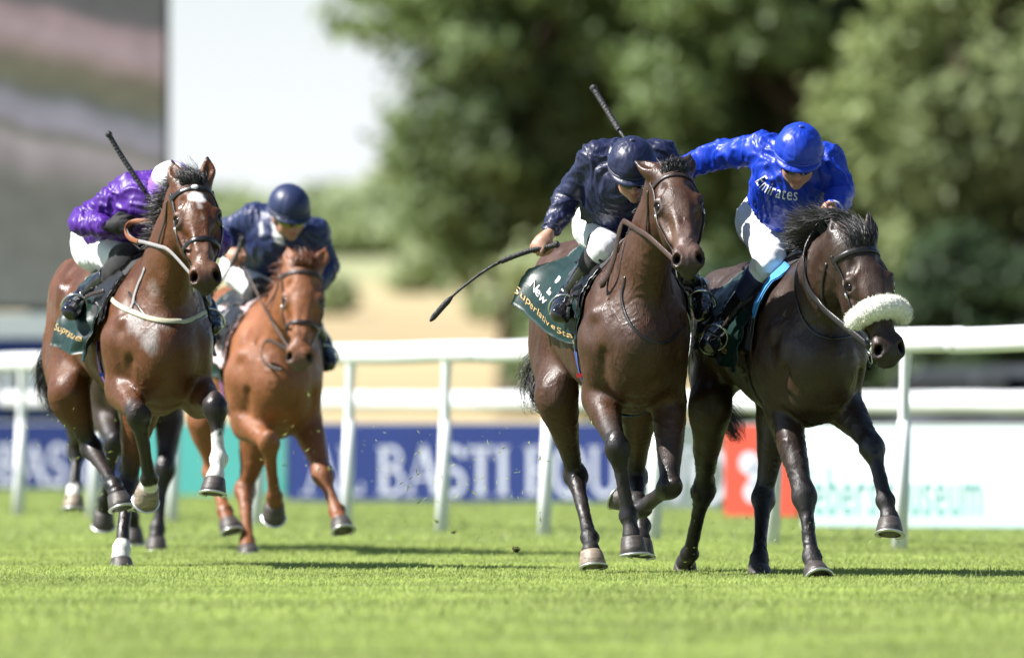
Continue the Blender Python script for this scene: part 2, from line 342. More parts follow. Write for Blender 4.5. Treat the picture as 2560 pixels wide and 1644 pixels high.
def hoarding(px0, px1, D, mat, label, text=None, tmat=None, theight=0.36, tz=0.10, px_text=None, extra=None, height=0.655, turn=0.8, lower=False):
    """board standing across the view, its right end nearer by 'turn' metres per metre; D: distance of its middle"""
    d3 = nrm([1, -turn, 0]); nn = nrm([-turn, -1, 0]); c0 = P((px0 + px1) / 2, 0, D); c0[2] = 0
    def s_at(px): k = (px - CX) / FPX; return (k * c0[1] - c0[0]) / (d3[0] - k * d3[1])
    s0, s1 = s_at(px0), s_at(px1); L = s1 - s0 - 0.02; A3 = c0
    root = empty('advertising_hoarding', tuple(c0)); R = np.stack([d3, -nn, [0, 0, 1]], 1); c = A3 + d3 * (s0 + s1) / 2
    mb = MB(); mb.box(c + V(0, 0, 0.02 + height / 2), (L / 2, 0.02, height / 2), R); mb.build('board', mat, root, smooth=False)
    for sx in np.linspace(s0 + 0.15, s1 - 0.15, max(2, int(L / 1.6) + 1)):
        ms = MB(); ms.box(A3 + d3 * sx - nn * 0.05 + V(0, 0, 0.26), (0.02, 0.02, 0.29), R)
        ms.box(A3 + d3 * sx - nn * 0.285 + V(0, 0, 0.02), (0.02, 0.2, 0.02), R); ms.build('stand', M_frame, root, smooth=False)
    mt = MB(); mt.box(c + V(0, 0, height + 0.029), (L / 2, 0.024, 0.008), R); mt.build('top_edge', M_frame, root, smooth=False)
    if text:
        left = s0 + 0.15 if px_text is None else s_at(px_text); base = A3 + nn * 0.024
        if lower:
            xo = 0.0
            for ch in text:
                if ch == ' ': xo += .28; continue
                v2, t = bfont_mesh(ch); ml = MB(); ml.add(base + np.outer(left + (v2[:, 0] + xo) * theight * 0.72, d3) + np.outer(v2[:, 1] * theight * 1.5 + tz, [0, 0, 1]), None, t); ml.build('letter', tmat or M_lett, root, smooth=False); xo += v2[:, 0].max() + .08
        else:
            for ch, v2, q in text_mesh(text)[0]:
                ml = MB(); ml.add(base + np.outer(left + v2[:, 0] * theight * 1.07, d3) + np.outer(v2[:, 1] * theight + tz, [0, 0, 1]), q[:, ::-1]); ml.build('letter', tmat or M_lett, root, smooth=False)
    if extra: extra(root, A3, d3, nn, s0, s1)
    tag(root, label, 'hoarding', 'advertising hoardings behind the rail')
    return root
def mint_extra(root, A3, d3, n, s0, s1):
    mb = MB(); L = s1 - s0; R = np.stack([d3, n, [0, 0, 1]], 1)
    mb.box(A3 + d3 * (s0 + L / 2) + n * 0.0225 + V(0, 0, 0.10), (L / 2 - 0.03, 0.001, 0.075), R); mb.build('lower_band', M_mint2, root, smooth=False)
def red_extra(root, A3, d3, n, s0, s1):
    for k, (u, z, r) in enumerate([(0.35, 0.40, 0.085), (0.50, 0.30, 0.10), (0.40, 0.19, 0.08), (0.62, 0.40, 0.07)]):
        a = np.linspace(0, 2 * math.pi, 17)[:-1]; mb = MB(); c = A3 + d3 * (s0 + (s1 - s0) * u) + n * 0.023 + V(0, 0, z)
        v = np.vstack([c, c + np.outer(np.cos(a) * r * 1.1, d3) + np.outer(np.sin(a) * r, [0, 0, 1])])
        mb.add(v, None, [[0, 1 + i, 1 + (i + 1) % 16] for i in range(16)]); mb.build('white_emblem', M_lett, root, smooth=False)
if want('env'):
    hoarding(-170, 305, 114, M_navy2, 'dark navy hoarding with pale serif capitals behind the leftmost bay horse', 'AL BASTI', tz=0.06, theight=0.40, px_text=-150)
    hoarding(310, 716, 105, M_teal, 'plain turquoise hoarding between two blue boards behind the left horses')
    hoarding(720, 1600, 96.6, M_navy, 'long royal blue hoarding with large white serif capitals AL BASTI EQU', 'AL BASTI EQUI', tz=0.07, theight=0.415, px_text=765)
    hoarding(1606, 1806, 89.5, M_grey, 'grey green hoarding with blurred white capitals between blue and red boards', 'WOR', tz=0.07, theight=0.42, px_text=1608)
    hoarding(1812, 2000, 82, M_red, 'orange red hoarding with white emblem behind the rightmost dark horse', extra=red_extra)
    hoarding(2006, 2760, 72.6, M_mint, 'pale mint hoarding with blurred teal lettering at the far right', 'lebers museum', M_lteal, theight=0.30, tz=0.10, px_text=2020, extra=mint_extra, lower=True)
# ------------------------------------------------------------------ big screen, far boards, trees
def screen_mat():
    """pictures on the screen: blurred bands of crowd, turf and rail (a lit display)"""
    m, t, b = new_mat('screen_picture'); N, L = t.nodes, t.links
    tc = N.new('ShaderNodeTexCoord'); sp = N.new('ShaderNodeSeparateXYZ'); L.new(tc.outputs['Object'], sp.inputs[0])
    no = N.new('ShaderNodeTexNoise'); no.inputs['Scale'].default_value = 1.5; no.inputs['Detail'].default_value = 4
    mp = N.new('ShaderNodeMapping'); mp.inputs['Scale'].default_value = (1.4, 1, 0.9); L.new(tc.outputs['Object'], mp.inputs[0]); L.new(mp.outputs[0], no.inputs['Vector'])
    # picture row = z + slope * x + wobble
    a1 = N.new('ShaderNodeMath'); a1.operation = 'MULTIPLY_ADD'; a1.inputs[1].default_value = 0.22; L.new(sp.outputs['X'], a1.inputs[0]); L.new(sp.outputs['Z'], a1.inputs[2])
    a2 = N.new('ShaderNodeMath'); a2.operation = 'MULTIPLY_ADD'; a2.inputs[1].default_value = 0.28; L.new(no.outputs['Fac'], a2.inputs[0]); L.new(a1.outputs[0], a2.inputs[2])
    mr = N.new('ShaderNodeMapRange'); mr.inputs['From Min'].default_value = 2.74; mr.inputs['From Max'].default_value = 6.44; L.new(a2.outputs[0], mr.inputs['Value'])
    cr = N.new('ShaderNodeValToRGB'); e = cr.color_ramp.elements
    stops = [(0.0, (104, 108, 102)), (0.36, (100, 101, 92)), (0.40, (112, 112, 104)), (0.46, (140, 132, 132)), (0.52, (150, 143, 143)), (0.55, (106, 104, 92)), (0.585, (140, 136, 146)), (0.64, (126, 126, 134)), (0.67, (92, 96, 92)),
             (0.70, (98, 98, 78)), (0.77, (106, 100, 82)), (0.81, (142, 124, 120)), (0.86, (156, 138, 140)), (0.92, (148, 128, 130)), (0.955, (88, 86, 86)), (1.0, (84, 84, 82))]
    while len(e) < len(stops): e.new(0.5)
    for k, (p, c) in enumerate(stops): e[k].position = p; e[k].color = (*lin(*c), 1)
    L.new(mr.outputs[0], cr.inputs['Fac'])
    vo = N.new('ShaderNodeTexNoise'); vo.inputs['Scale'].default_value = 3.2; vo.inputs['Detail'].default_value = 2; L.new(tc.outputs['Object'], vo.inputs['Vector'])
    mx = N.new('ShaderNodeMix'); mx.data_type = 'RGBA'; mx.blend_type = 'OVERLAY'; mx.inputs['Factor'].default_value = 0.35
    L.new(cr.outputs['Color'], mx.inputs['A']); L.new(vo.outputs['Fac'], mx.inputs['B'])
    b.inputs['Base Color'].default_value = (0.02, 0.02, 0.022, 1); b.inputs['Roughness'].default_value = 0.5
    L.new(mx.outputs['Result'], b.inputs['Emission Color']); b.inputs['Emission Strength'].default_value = 0.5
    return m
M_black = pmat('black_metal', (0.03, 0.03, 0.033), 0.5, var=0.1)
M_white = pmat('white_panel', (0.75, 0.77, 0.8), 0.5, var=0.05)
M_bark = pmat('bark', (0.10, 0.075, 0.05), 0.9, var=0.3, scale=6, bump=0.5)
if want('env'):
    DS = 132.0; xr = P(424, 0, DS)[0]; z0 = P(0, 778, DS)[2]; W_, H_ = 8.4, 5.0
    root = empty('video_screen', (xr - W_ / 2, DS, 0))
    mb = MB(); mb.box((xr - 0.06 - (W_ - .12) / 2, DS - 0.012, z0 + 0.06 + (H_ - .12) / 2), ((W_ - .12) / 2, 0.01, (H_ - .12) / 2))
    po = mb.build('display', screen_mat(), root, smooth=False)
    for v_, h_ in (((xr - 0.03, DS, z0 + H_ / 2), (.03, .06, H_ / 2)), ((xr - W_ + .03, DS, z0 + H_ / 2), (.03, .06, H_ / 2)), ((xr - W_ / 2, DS, z0 + .03), (W_ / 2 - .061, .06, .03)), ((xr - W_ / 2, DS, z0 + H_ - .03), (W_ / 2 - .061, .06, .03))):
        mb = MB(); mb.box(v_, h_); mb.build('bezel', M_black, root, smooth=False)
    mb = MB(); mb.box((xr - W_ / 2, DS + 0.35, z0 + H_ / 2), (W_ / 2 - 0.1, 0.28, H_ / 2 - .1)); mb.build('cabinet', M_black, root, smooth=False)
    for u in (-0.32, 0.32):
        mb = MB(); mb.box((xr - W_ / 2 + u * W_, DS + 0.35, z0 / 2 - 0.1), (0.14, 0.14, z0 / 2 + 0.1)); mb.build('leg', M_black, root, smooth=False)
    tag(root, 'giant outdoor video screen showing blurred race pictures at the upper left', 'screen')
    # distant pale marquee and navy board below the screen
    D = 124.0; x0, x1 = P(-260, 0, D)[0], P(205, 0, D)[0]; zt = P(0, 782, D)[2]
    zl = P(0, 845, D)[2]; root = empty('banner_wall', ((x0 + x1) / 2, D, 0))
    mb = MB(); mb.box(((x0 + x1) / 2, D, zl / 2), ((x1 - x0) / 2, 0.05, zl / 2)); mb.build('banner', M_navy, root, smooth=False)
    mb = MB(); mb.box(((x0 + x1) / 2, D + .3, (zl + zt) / 2), ((x1 - x0) / 2, 0.35, (zt - zl) / 2 - .003)); mb.build('pale_roof', M_white, root, smooth=False)
    g, w = text_mesh('LEADER'.replace('D', 'D'))
    tag(root, 'navy banner wall with pale top standing under the giant screen', 'banner')
    for k in range(9):
        xx = x0 + (k + 0.5) / 9 * (x1 - x0); mb = MB(); hh = 0.16
        mb.box((xx, D - 0.055, zl - 0.42), (0.14 + .05 * (k % 3 == 0), 0.003, hh)); mb.build('pale_block', M_white, root, smooth=False)
    # pale cars far off at the right, between the rails
    D = 150.0
    M_car = pmat('car_grey', (0.13, 0.15, 0.18), 0.6, 0.0, var=0.05); M_glass = pmat('car_glass', (0.05, 0.06, 0.07), 0.5, var=0.1); M_tyre = pmat('tyre', (0.02, 0.02, 0.02), 0.8)
    for k, (px, lab) in enumerate(((2440, 'grey parked car far behind the rails, nearer the right post'), (2720, 'grey parked car far behind the rails at the right frame edge'))):
        c = P(px, 0, D); cx_ = c[0]; root = empty('parked_car', (cx_, D, 0)); mb = MB()
        prof = np.array([(-2.1, .35), (-2.15, .75), (-1.3, .92), (-0.75, 1.38), (0.75, 1.42), (1.5, .98), (2.05, .85), (2.1, .38)])
        n = len(prof); v = np.vstack([np.stack([cx_ + prof[:, 0], np.full(n, D + s * (0.8 - 0.12 * (prof[:, 1] > 1))), prof[:, 1]], 1) for s in (-1, 1)])
        mb.add(v, [[i, i + 1, n + i + 1, n + i] for i in range(n - 1)] + [[n - 1, 0, n, 2 * n - 1]], None)
        mb.t.append(np.array([[0, i + 1, i] for i in range(1, n - 1)])); mb.t.append(np.array([[n, n + i, n + i + 1] for i in range(1, n - 1)]))
        mb.build('body', M_car, root, smooth=False)
        for (a, b_) in ((-1.12, -0.08), (0.0, 1.1)):
            mb = MB(); mb.box((cx_ + (a + b_) / 2, D - 0.735, 1.13), ((b_ - a) / 2, 0.012, 0.16)); mb.build('window', M_glass, root, smooth=False)
        for wx in (-1.35, 1.3):
            mb = MB(); mb.tube([(cx_ + wx, D - 0.84, .32), (cx_ + wx, D - 0.60, .32)], .32, 18); mb.build('wheel', M_tyre, root)
        tag(root, lab, 'car', 'cars parked far behind the rails')

# trees ---------------------------------------------------------------------------
L_dark = leaf_mat('leaf_dark_shaded_green', (0.050, 0.088, 0.038), 0.35, 0.4, 0.25)  # shadow of the deep tree masses is put into this leaf colour
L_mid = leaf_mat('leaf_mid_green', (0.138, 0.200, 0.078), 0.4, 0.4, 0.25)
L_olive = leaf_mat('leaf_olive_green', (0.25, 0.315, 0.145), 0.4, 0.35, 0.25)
L_pale = leaf_mat('leaf_pale_hazed_green', (0.36, 0.43, 0.24), 0.4, 0.3, 0.15)  # haze over the distant ridge is put into this lightened leaf colour
L_brown = leaf_mat('leaf_brown_green', (0.15, 0.125, 0.05), 0.4, 0.3, 0.2)
def tree(name, base, h, rx, rz_lo, mat, label, nclump=70, per=220, leaf=0.24, seed=1, group=None, clump_r=1.0, ry=None, cat='tree', droop=0.0):
    """crown: leaf faces scattered over many overlapping boughs inside an uneven ellipsoid from rz_lo to h"""
    r = np.random.RandomState(seed); root = empty(name, tuple(base)); b = np.array(base, float)
    ry = ry or rx; cz = (h + rz_lo) / 2; rz = (h - rz_lo) / 2
    d = r.normal(size=(nclump, 3)); d /= np.linalg.norm(d, axis=1, keepdims=True)
    rad = 0.45 + 0.55 * r.rand(nclump) ** 0.6; bump = 1 + 0.22 * noise(d * 2.1 + seed)
    C = b + np.array([0, 0, cz]) + d * (rad * bump)[:, None] * np.array([rx, ry, rz])
    C[:, 2] = np.maximum(C[:, 2], b[2] + rz_lo * 0.8 + 0.2)
    vv = []; n = per
    for k in range(nclump):
        cr_ = clump_r * (0.55 + 0.7 * r.rand()); u = r.normal(size=(n, 3)); u /= np.linalg.norm(u, axis=1, keepdims=True)
        u[:, 2] = np.where(u[:, 2] < -0.3, u[:, 2] * 0.5, u[:, 2])
        p = C[k] + u * (cr_ * (0.55 + 0.5 * r.rand(n)))[:, None] * np.array([1.15, 1.15, 0.72]); p[:, 2] -= droop * r.rand(n) ** 3
        nn = nrm_rows(u + 0.75 * r.normal(size=(n, 3)) + np.array([0, 0, 0.35])); t1 = nrm_rows(np.cross(nn, r.normal(size=(n, 3)))); t2 = np.cross(nn, t1)
        s = (leaf * (0.55 + 0.8 * r.rand(n)))[:, None]
        vv.append(np.stack([p - t1 * s, p - t2 * s * 0.5, p + t1 * s, p + t2 * s * 0.5], 1).reshape(-1, 3))
    v = np.vstack(vv); q = np.arange(len(v)).reshape(-1, 4)
    mesh_np('crown', v, q, mat, root, smooth=False)
    mb = MB(); tr = max(0.12, h * 0.028)
    pts = spline([b + V(0, 0, -.2), b + V(.05 * tr, 0, rz_lo * .5), b + V(.3 * tr, .2 * tr, cz * .8), b + V(-.4 * tr, 0, cz + rz * .6)], 5)
    mb.tube(pts, np.linspace(tr * 1.25, tr * .3, len(pts)), 10)
    for k in r.choice(nclump, min(7, nclump), False):
        s0 = b + V(0, 0, rz_lo + (cz - rz_lo) * (0.2 + 0.7 * r.rand())); mb.tube(spline([s0, s0 * .5 + C[k] * .5 + V(0, 0, .3), C[k]], 4), np.linspace(tr * .45, tr * .1, 9), 7)
    mb.build('trunk', M_bark, root)
    tag(root, label, cat, group)
    return root
def nrm_rows(a): return a / np.maximum(np.linalg.norm(a, axis=1, keepdims=True), 1e-9)
if want('env'):
    def bs(px, D): p = P(px, 0, D); return (p[0], D, float(hill_z(np.array(p[0]), np.array(D))) if D > 165 else 0.0)
    G1 = 'trees behind the racecourse'
    T = [ # px, D, height, rx, crown bottom, material, label, clump count, seed, clump r
     (1290, 222, 15.5, 3.0, 2.2, L_mid, 'tall leafy green tree whose left edge stands against the white sky', 95, 3, 1.0),
     (1640, 232, 15.0, 3.6, 0.8, L_dark, 'dense dark green tree behind the navy capped rider', 100, 5, 1.05),
     (1980, 220, 15.0, 3.2, 1.0, L_mid, 'leafy green tree behind the blue capped rider', 95, 8, 1.0),
     (2260, 236, 15.5, 3.2, 0.6, L_dark, 'dark tree behind the rightmost horse head', 95, 13, 1.05),
     (2500, 216, 14.0, 3.0, 1.6, L_olive, 'olive green tree at the right edge of the picture', 95, 21, 0.95),
     (2860, 226, 14.0, 3.2, 1.0, L_olive, 'olive green tree mostly cut by the right frame edge', 60, 22, 1.0),
     (3230, 232, 14.5, 3.6, 0.8, L_mid, 'leafy green tree outside the right frame edge', 60, 23, 1.1),
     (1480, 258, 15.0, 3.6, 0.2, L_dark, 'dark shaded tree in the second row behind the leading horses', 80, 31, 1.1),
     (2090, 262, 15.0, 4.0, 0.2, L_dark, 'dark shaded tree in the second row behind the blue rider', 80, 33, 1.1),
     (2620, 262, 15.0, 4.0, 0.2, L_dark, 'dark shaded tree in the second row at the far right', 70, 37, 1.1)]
    for (px, D, h, rx, lo, mt, lab, nc, sd_, cr_) in T:
        tree('broadleaf_tree', bs(px, D), h, rx, lo, mt, lab, nc, 210, 0.20, sd_, G1, cr_, ry=rx * 0.8, droop=0.5)
    # low shrubs under the tree line
    for k, (px, D, h, rx, mt, lab) in enumerate([
        (1480, 205, 3.6, 1.2, L_pale, 'light green shrub under the tall tree beside the dry meadow'),
        (1560, 212, 3.2, 1.8, L_mid, 'green shrub at the foot of the dark trees behind the leading horse'),
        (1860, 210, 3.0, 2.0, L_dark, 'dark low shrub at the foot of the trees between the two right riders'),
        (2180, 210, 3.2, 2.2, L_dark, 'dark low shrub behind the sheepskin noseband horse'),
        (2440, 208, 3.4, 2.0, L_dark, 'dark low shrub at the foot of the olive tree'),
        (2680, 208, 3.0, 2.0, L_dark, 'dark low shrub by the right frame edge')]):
        tree('shrub', bs(px, D), h, rx, 0.15, mt, lab, 26, 200, 0.20, 50 + k, 'shrubs under the trees', 0.7, cat='shrub')
    # hedgerow on the ridge
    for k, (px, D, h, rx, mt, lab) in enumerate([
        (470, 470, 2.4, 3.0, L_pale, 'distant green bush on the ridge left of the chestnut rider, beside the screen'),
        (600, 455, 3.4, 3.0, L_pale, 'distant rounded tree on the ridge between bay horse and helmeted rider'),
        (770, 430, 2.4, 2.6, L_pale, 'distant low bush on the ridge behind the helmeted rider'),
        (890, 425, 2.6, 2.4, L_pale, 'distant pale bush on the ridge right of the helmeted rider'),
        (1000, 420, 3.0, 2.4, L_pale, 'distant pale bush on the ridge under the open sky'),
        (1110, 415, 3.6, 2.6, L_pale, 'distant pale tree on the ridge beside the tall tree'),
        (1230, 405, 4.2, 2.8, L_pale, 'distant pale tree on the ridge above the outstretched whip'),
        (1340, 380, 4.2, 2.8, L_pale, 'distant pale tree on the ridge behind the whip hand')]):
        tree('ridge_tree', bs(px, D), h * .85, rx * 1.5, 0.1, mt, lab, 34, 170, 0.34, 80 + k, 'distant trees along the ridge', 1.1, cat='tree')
    for k, (px, D, h, rx, lab) in enumerate([(818, 300, 0.7, 0.35, 'small green bush alone in the dry meadow beside the chestnut head'), (1045, 320, 1.2, 0.35, 'small yellowish bush in the middle of the dry meadow'), (1300, 280, 2.2, 1.0, 'yellow green bush at the right of the dry meadow')]):
        tree('meadow_bush', bs(px, D), h, rx, 0.1, (L_pale, L_pale, L_pale)[k], lab, 12, 160, 0.22, 110 + k, 'bushes in the dry meadow', 0.5, cat='bush')
# ------------------------------------------------------------------ organic modelling: signed distance fields on a grid, meshed with surface nets
class Field:
    def __init__(s, lo, hi, h):
        s.h = h; s.lo = np.asarray(lo, float); s.n = (np.ceil((np.asarray(hi) - s.lo) / h).astype(int) + 2)
        s.F = np.full(s.n, 0.5, np.float32); s.ax = [(s.lo[i] + np.arange(s.n[i]) * h).astype(np.float32) for i in range(3)]
    def _sl(s, lo, hi):
        a = np.clip(np.floor((lo - s.lo) / s.h).astype(int), 0, s.n - 1); b = np.clip(np.ceil((hi - s.lo) / s.h).astype(int) + 1, 1, s.n)
        return tuple(slice(a[i], max(b[i], a[i] + 1)) for i in range(3))
    def _xyz(s, sl): return s.ax[0][sl[0]][:, None, None], s.ax[1][sl[1]][None, :, None], s.ax[2][sl[2]][None, None, :]
    def _mix(s, sl, d, k, op):
        f = s.F[sl]
        if op == 'add':
            if k > 0: hh = np.maximum(k - np.abs(f - d), 0); s.F[sl] = np.minimum(f, d) - hh * hh * (0.25 / k)
            else: s.F[sl] = np.minimum(f, d)
        else:
            d = -d; hh = np.maximum(k - np.abs(f - d), 0); s.F[sl] = np.maximum(f, d) + hh * hh * (0.25 / max(k, 1e-6))
    @staticmethod
    def _segd(X, Y, Z, a, b, r0, r1, u, asp0, asp1):
        """distance to a tapered segment; u: side axis along which the radius is multiplied by asp"""
        a = np.asarray(a, float); b = np.asarray(b, float); w = b - a; L = float(np.linalg.norm(w)); w = w / max(L, 1e-9)
        x, y, z = X - a[0], Y - a[1], Z - a[2]
        pw = x * w[0] + y * w[1] + z * w[2]; t = np.clip(pw / max(L, 1e-9), 0, 1); ov = pw - t * L
        r = r0 + (r1 - r0) * t
        if u is None:
            px_, py_, pz_ = x - t * L * w[0], y - t * L * w[1], z - t * L * w[2]
            return np.sqrt(px_ * px_ + py_ * py_ + pz_ * pz_) - r
        u = np.asarray(u, float); u = nrm(u - w * np.dot(u, w)); v = np.cross(w, u)
        pu = x * u[0] + y * u[1] + z * u[2]; pv = x * v[0] + y * v[1] + z * v[2]
        ru = r * (asp0 + (asp1 - asp0) * t); rm = np.minimum(ru, r)
        e1 = np.sqrt((pu / ru) ** 2 + (pv / r) ** 2 + (ov / rm) ** 2); e2 = np.sqrt((pu / ru ** 2) ** 2 + (pv / r ** 2) ** 2 + (ov / rm ** 2) ** 2)
        return e1 * (e1 - 1) / np.maximum(e2, 1e-6)
    def seg(s, a, b, r0, r1, k=0.02, u=None, asp=1.0, op='add'):
        a = np.asarray(a, float); b = np.asarray(b, float); asp = (asp, asp) if np.isscalar(asp) else asp
        m = max(r0, r1) * max(1, *asp) + k + 3 * s.h; sl = s._sl(np.minimum(a, b) - m, np.maximum(a, b) + m)
        s._mix(sl, s._segd(*s._xyz(sl), a, b, r0, r1, u, *asp), k, op)
    def tube(s, st, k=0.02, u=None, sub=4, op='add'):
        """stations (x,y,z,r[,asp]); smooth curve through them, one blend with the rest"""
        st = np.asarray(st, float)
        if st.shape[1] == 4: st = np.hstack([st, np.ones((len(st), 1))])
        c = spline(st, sub); m = (c[:, 3] * np.maximum(c[:, 4], 1)).max() + k + 3 * s.h
        sl = s._sl(c[:, :3].min(0) - m, c[:, :3].max(0) + m); D = np.full([q.stop - q.start for q in sl], 9.0, np.float32); off = [q.start for q in sl]
        for i in range(len(c) - 1):
            mm = max(c[i, 3] * max(c[i, 4], 1), c[i + 1, 3] * max(c[i + 1, 4], 1)) + k + 3 * s.h
            q = s._sl(np.minimum(c[i, :3], c[i + 1, :3]) - mm, np.maximum(c[i, :3], c[i + 1, :3]) + mm)
            q = tuple(slice(max(q[j].start, sl[j].start), min(q[j].stop, sl[j].stop)) for j in range(3))
            d = s._segd(*s._xyz(q), c[i, :3], c[i + 1, :3], c[i, 3], c[i + 1, 3], u, c[i, 4], c[i + 1, 4])
            ql = tuple(slice(q[j].start - off[j], q[j].stop - off[j]) for j in range(3)); D[ql] = np.minimum(D[ql], d)
        s._mix(sl, D, k, op)
    def ell(s, c, r, R=None, k=0.02, op='add'):
        """ellipsoid with radii r along the columns of R"""
        c = np.asarray(c, float); r = np.broadcast_to(np.asarray(r, float), (3,)); R = np.eye(3) if R is None else R; m = r.max() + k + 3 * s.h
        sl = s._sl(c - m, c + m); X, Y, Z = s._xyz(sl); x, y, z = X - c[0], Y - c[1], Z - c[2]
        p = [x * R[0, i] + y * R[1, i] + z * R[2, i] for i in range(3)]
        e1 = np.sqrt(sum((p[i] / r[i]) ** 2 for i in range(3))); e2 = np.sqrt(sum((p[i] / r[i] ** 2) ** 2 for i in range(3)))
        s._mix(sl, e1 * (e1 - 1) / np.maximum(e2, 1e-6), k, op)
    def sample(s, p):
        g = (np.asarray(p, float) - s.lo) / s.h; g = np.clip(g, 0, s.n - 1.001); i = np.floor(g).astype(int); f = g - i; r = 0
        for dx in (0, 1):
            for dy in (0, 1):
                for dz in (0, 1):
                    w = (f[..., 0] if dx else 1 - f[..., 0]) * (f[..., 1] if dy else 1 - f[..., 1]) * (f[..., 2] if dz else 1 - f[..., 2])
                    r = r + w * s.F[i[..., 0] + dx, i[..., 1] + dy, i[..., 2] + dz]
        return r
    def grad(s, p):
        e = s.h * 1.5; p = np.asarray(p, float); g = np.stack([s.sample(p + d) - s.sample(p - d) for d in (np.eye(3) * e)], -1)
        return g / np.maximum(np.linalg.norm(g, axis=-1, keepdims=True), 1e-9)
    def cast(s, o, d, far=0.8, off=0.0, step=0.004):
        """outermost surface point going from o along d (searched from far inwards)"""
        o = np.atleast_2d(np.asarray(o, float)); d = nrm_rows(np.atleast_2d(np.asarray(d, float)) + np.zeros_like(o)); o = o + np.zeros_like(d); t = np.full(len(o), float(far)); done = np.zeros(len(o), bool)
        for _ in range(int(far / step)):
            ins = s.sample(o + d * t[:, None]) <= off; done |= ins
            t = np.where(done, t, t - step)
            if done.all(): break
        return o + d * np.maximum(t, 0)[:, None]
    def snap(s, p, off=0.0, it=6):
        """push points onto the iso surface at distance off"""
        p = np.array(p, float)
        for _ in range(it): p = p + s.grad(p) * np.clip(off - s.sample(p), -0.03, 0.03)[..., None]
        return p
    def mesh(s):
        F = s.F; ins = F < 0; c = np.zeros(np.array(F.shape) - 1, np.int8)
        for dx in (0, 1):
            for dy in (0, 1):
                for dz in (0, 1): c += ins[dx:F.shape[0] - 1 + dx, dy:F.shape[1] - 1 + dy, dz:F.shape[2] - 1 + dz]
        act = (c > 0) & (c < 8); idx = np.argwhere(act); ids = np.full(act.shape, -1, np.int32); ids[act] = np.arange(len(idx))
        cor = [(dx, dy, dz) for dx in (0, 1) for dy in (0, 1) for dz in (0, 1)]
        val = np.stack([F[idx[:, 0] + a, idx[:, 1] + b, idx[:, 2] + d] for a, b, d in cor], 1)
        acc = np.zeros((len(idx), 3)); cnt = np.zeros(len(idx))
        for i in range(8):
            for j in range(i + 1, 8):
                df = np.array(cor[j]) - np.array(cor[i])
                if np.abs(df).sum() != 1: continue
                a, b = val[:, i], val[:, j]; m = (a < 0) != (b < 0); t = np.where(m, a / np.where(m, a - b, 1), 0)
                acc += np.where(m[:, None], np.array(cor[i]) + t[:, None] * df, 0); cnt += m
        v = s.lo + (idx + acc / cnt[:, None]) * s.h
        qs = []
        for ax_ in range(3):
            sl0 = [slice(1, -1)] * 3; sl0[ax_] = slice(0, -1); sl1 = [slice(1, -1)] * 3; sl1[ax_] = slice(1, None)
            a, b = ins[tuple(sl0)], ins[tuple(sl1)]; o1, o2 = [(1, 2), (2, 0), (0, 1)][ax_]
            for flip, m in ((0, a & ~b), (1, ~a & b)):
                p = np.argwhere(m); off = np.ones(3, int); off[ax_] = 0; p = p + off
                def cid(d1, d2): q = p.copy(); q[:, o1] -= d1; q[:, o2] -= d2; return ids[q[:, 0], q[:, 1], q[:, 2]]
                qd = np.stack([cid(1, 1), cid(0, 1), cid(0, 0), cid(1, 0)], 1)
                qs.append(qd[:, ::-1] if flip else qd)
        q = np.vstack(qs); q = q[(q >= 0).all(1)]
        return v, q
def paint_capsule(col, v, a, b, r, soft, c, amt=1.0, rb=None):
    """blend colour c into the vertex colours inside a (tapered) capsule"""
    a = np.asarray(a, float); b = np.asarray(b, float); w = b - a; t = np.clip(((v - a) @ w) / max(w @ w, 1e-9), 0, 1)
    rr = r + ((rb if rb is not None else r) - r) * t; d = np.linalg.norm(v - a - t[:, None] * w, axis=1)
    k = np.clip((rr - d) / soft + 0.5, 0, 1)[:, None] * amt; col += (np.array(c) - col) * k
def frame(y, z):
    """orthonormal columns (x,y,z) with y along the first vector and z near the second"""
    y = nrm(y); z = nrm(np.asarray(z) - y * np.dot(z, y)); return np.stack([np.cross(y, z), y, z], 1)
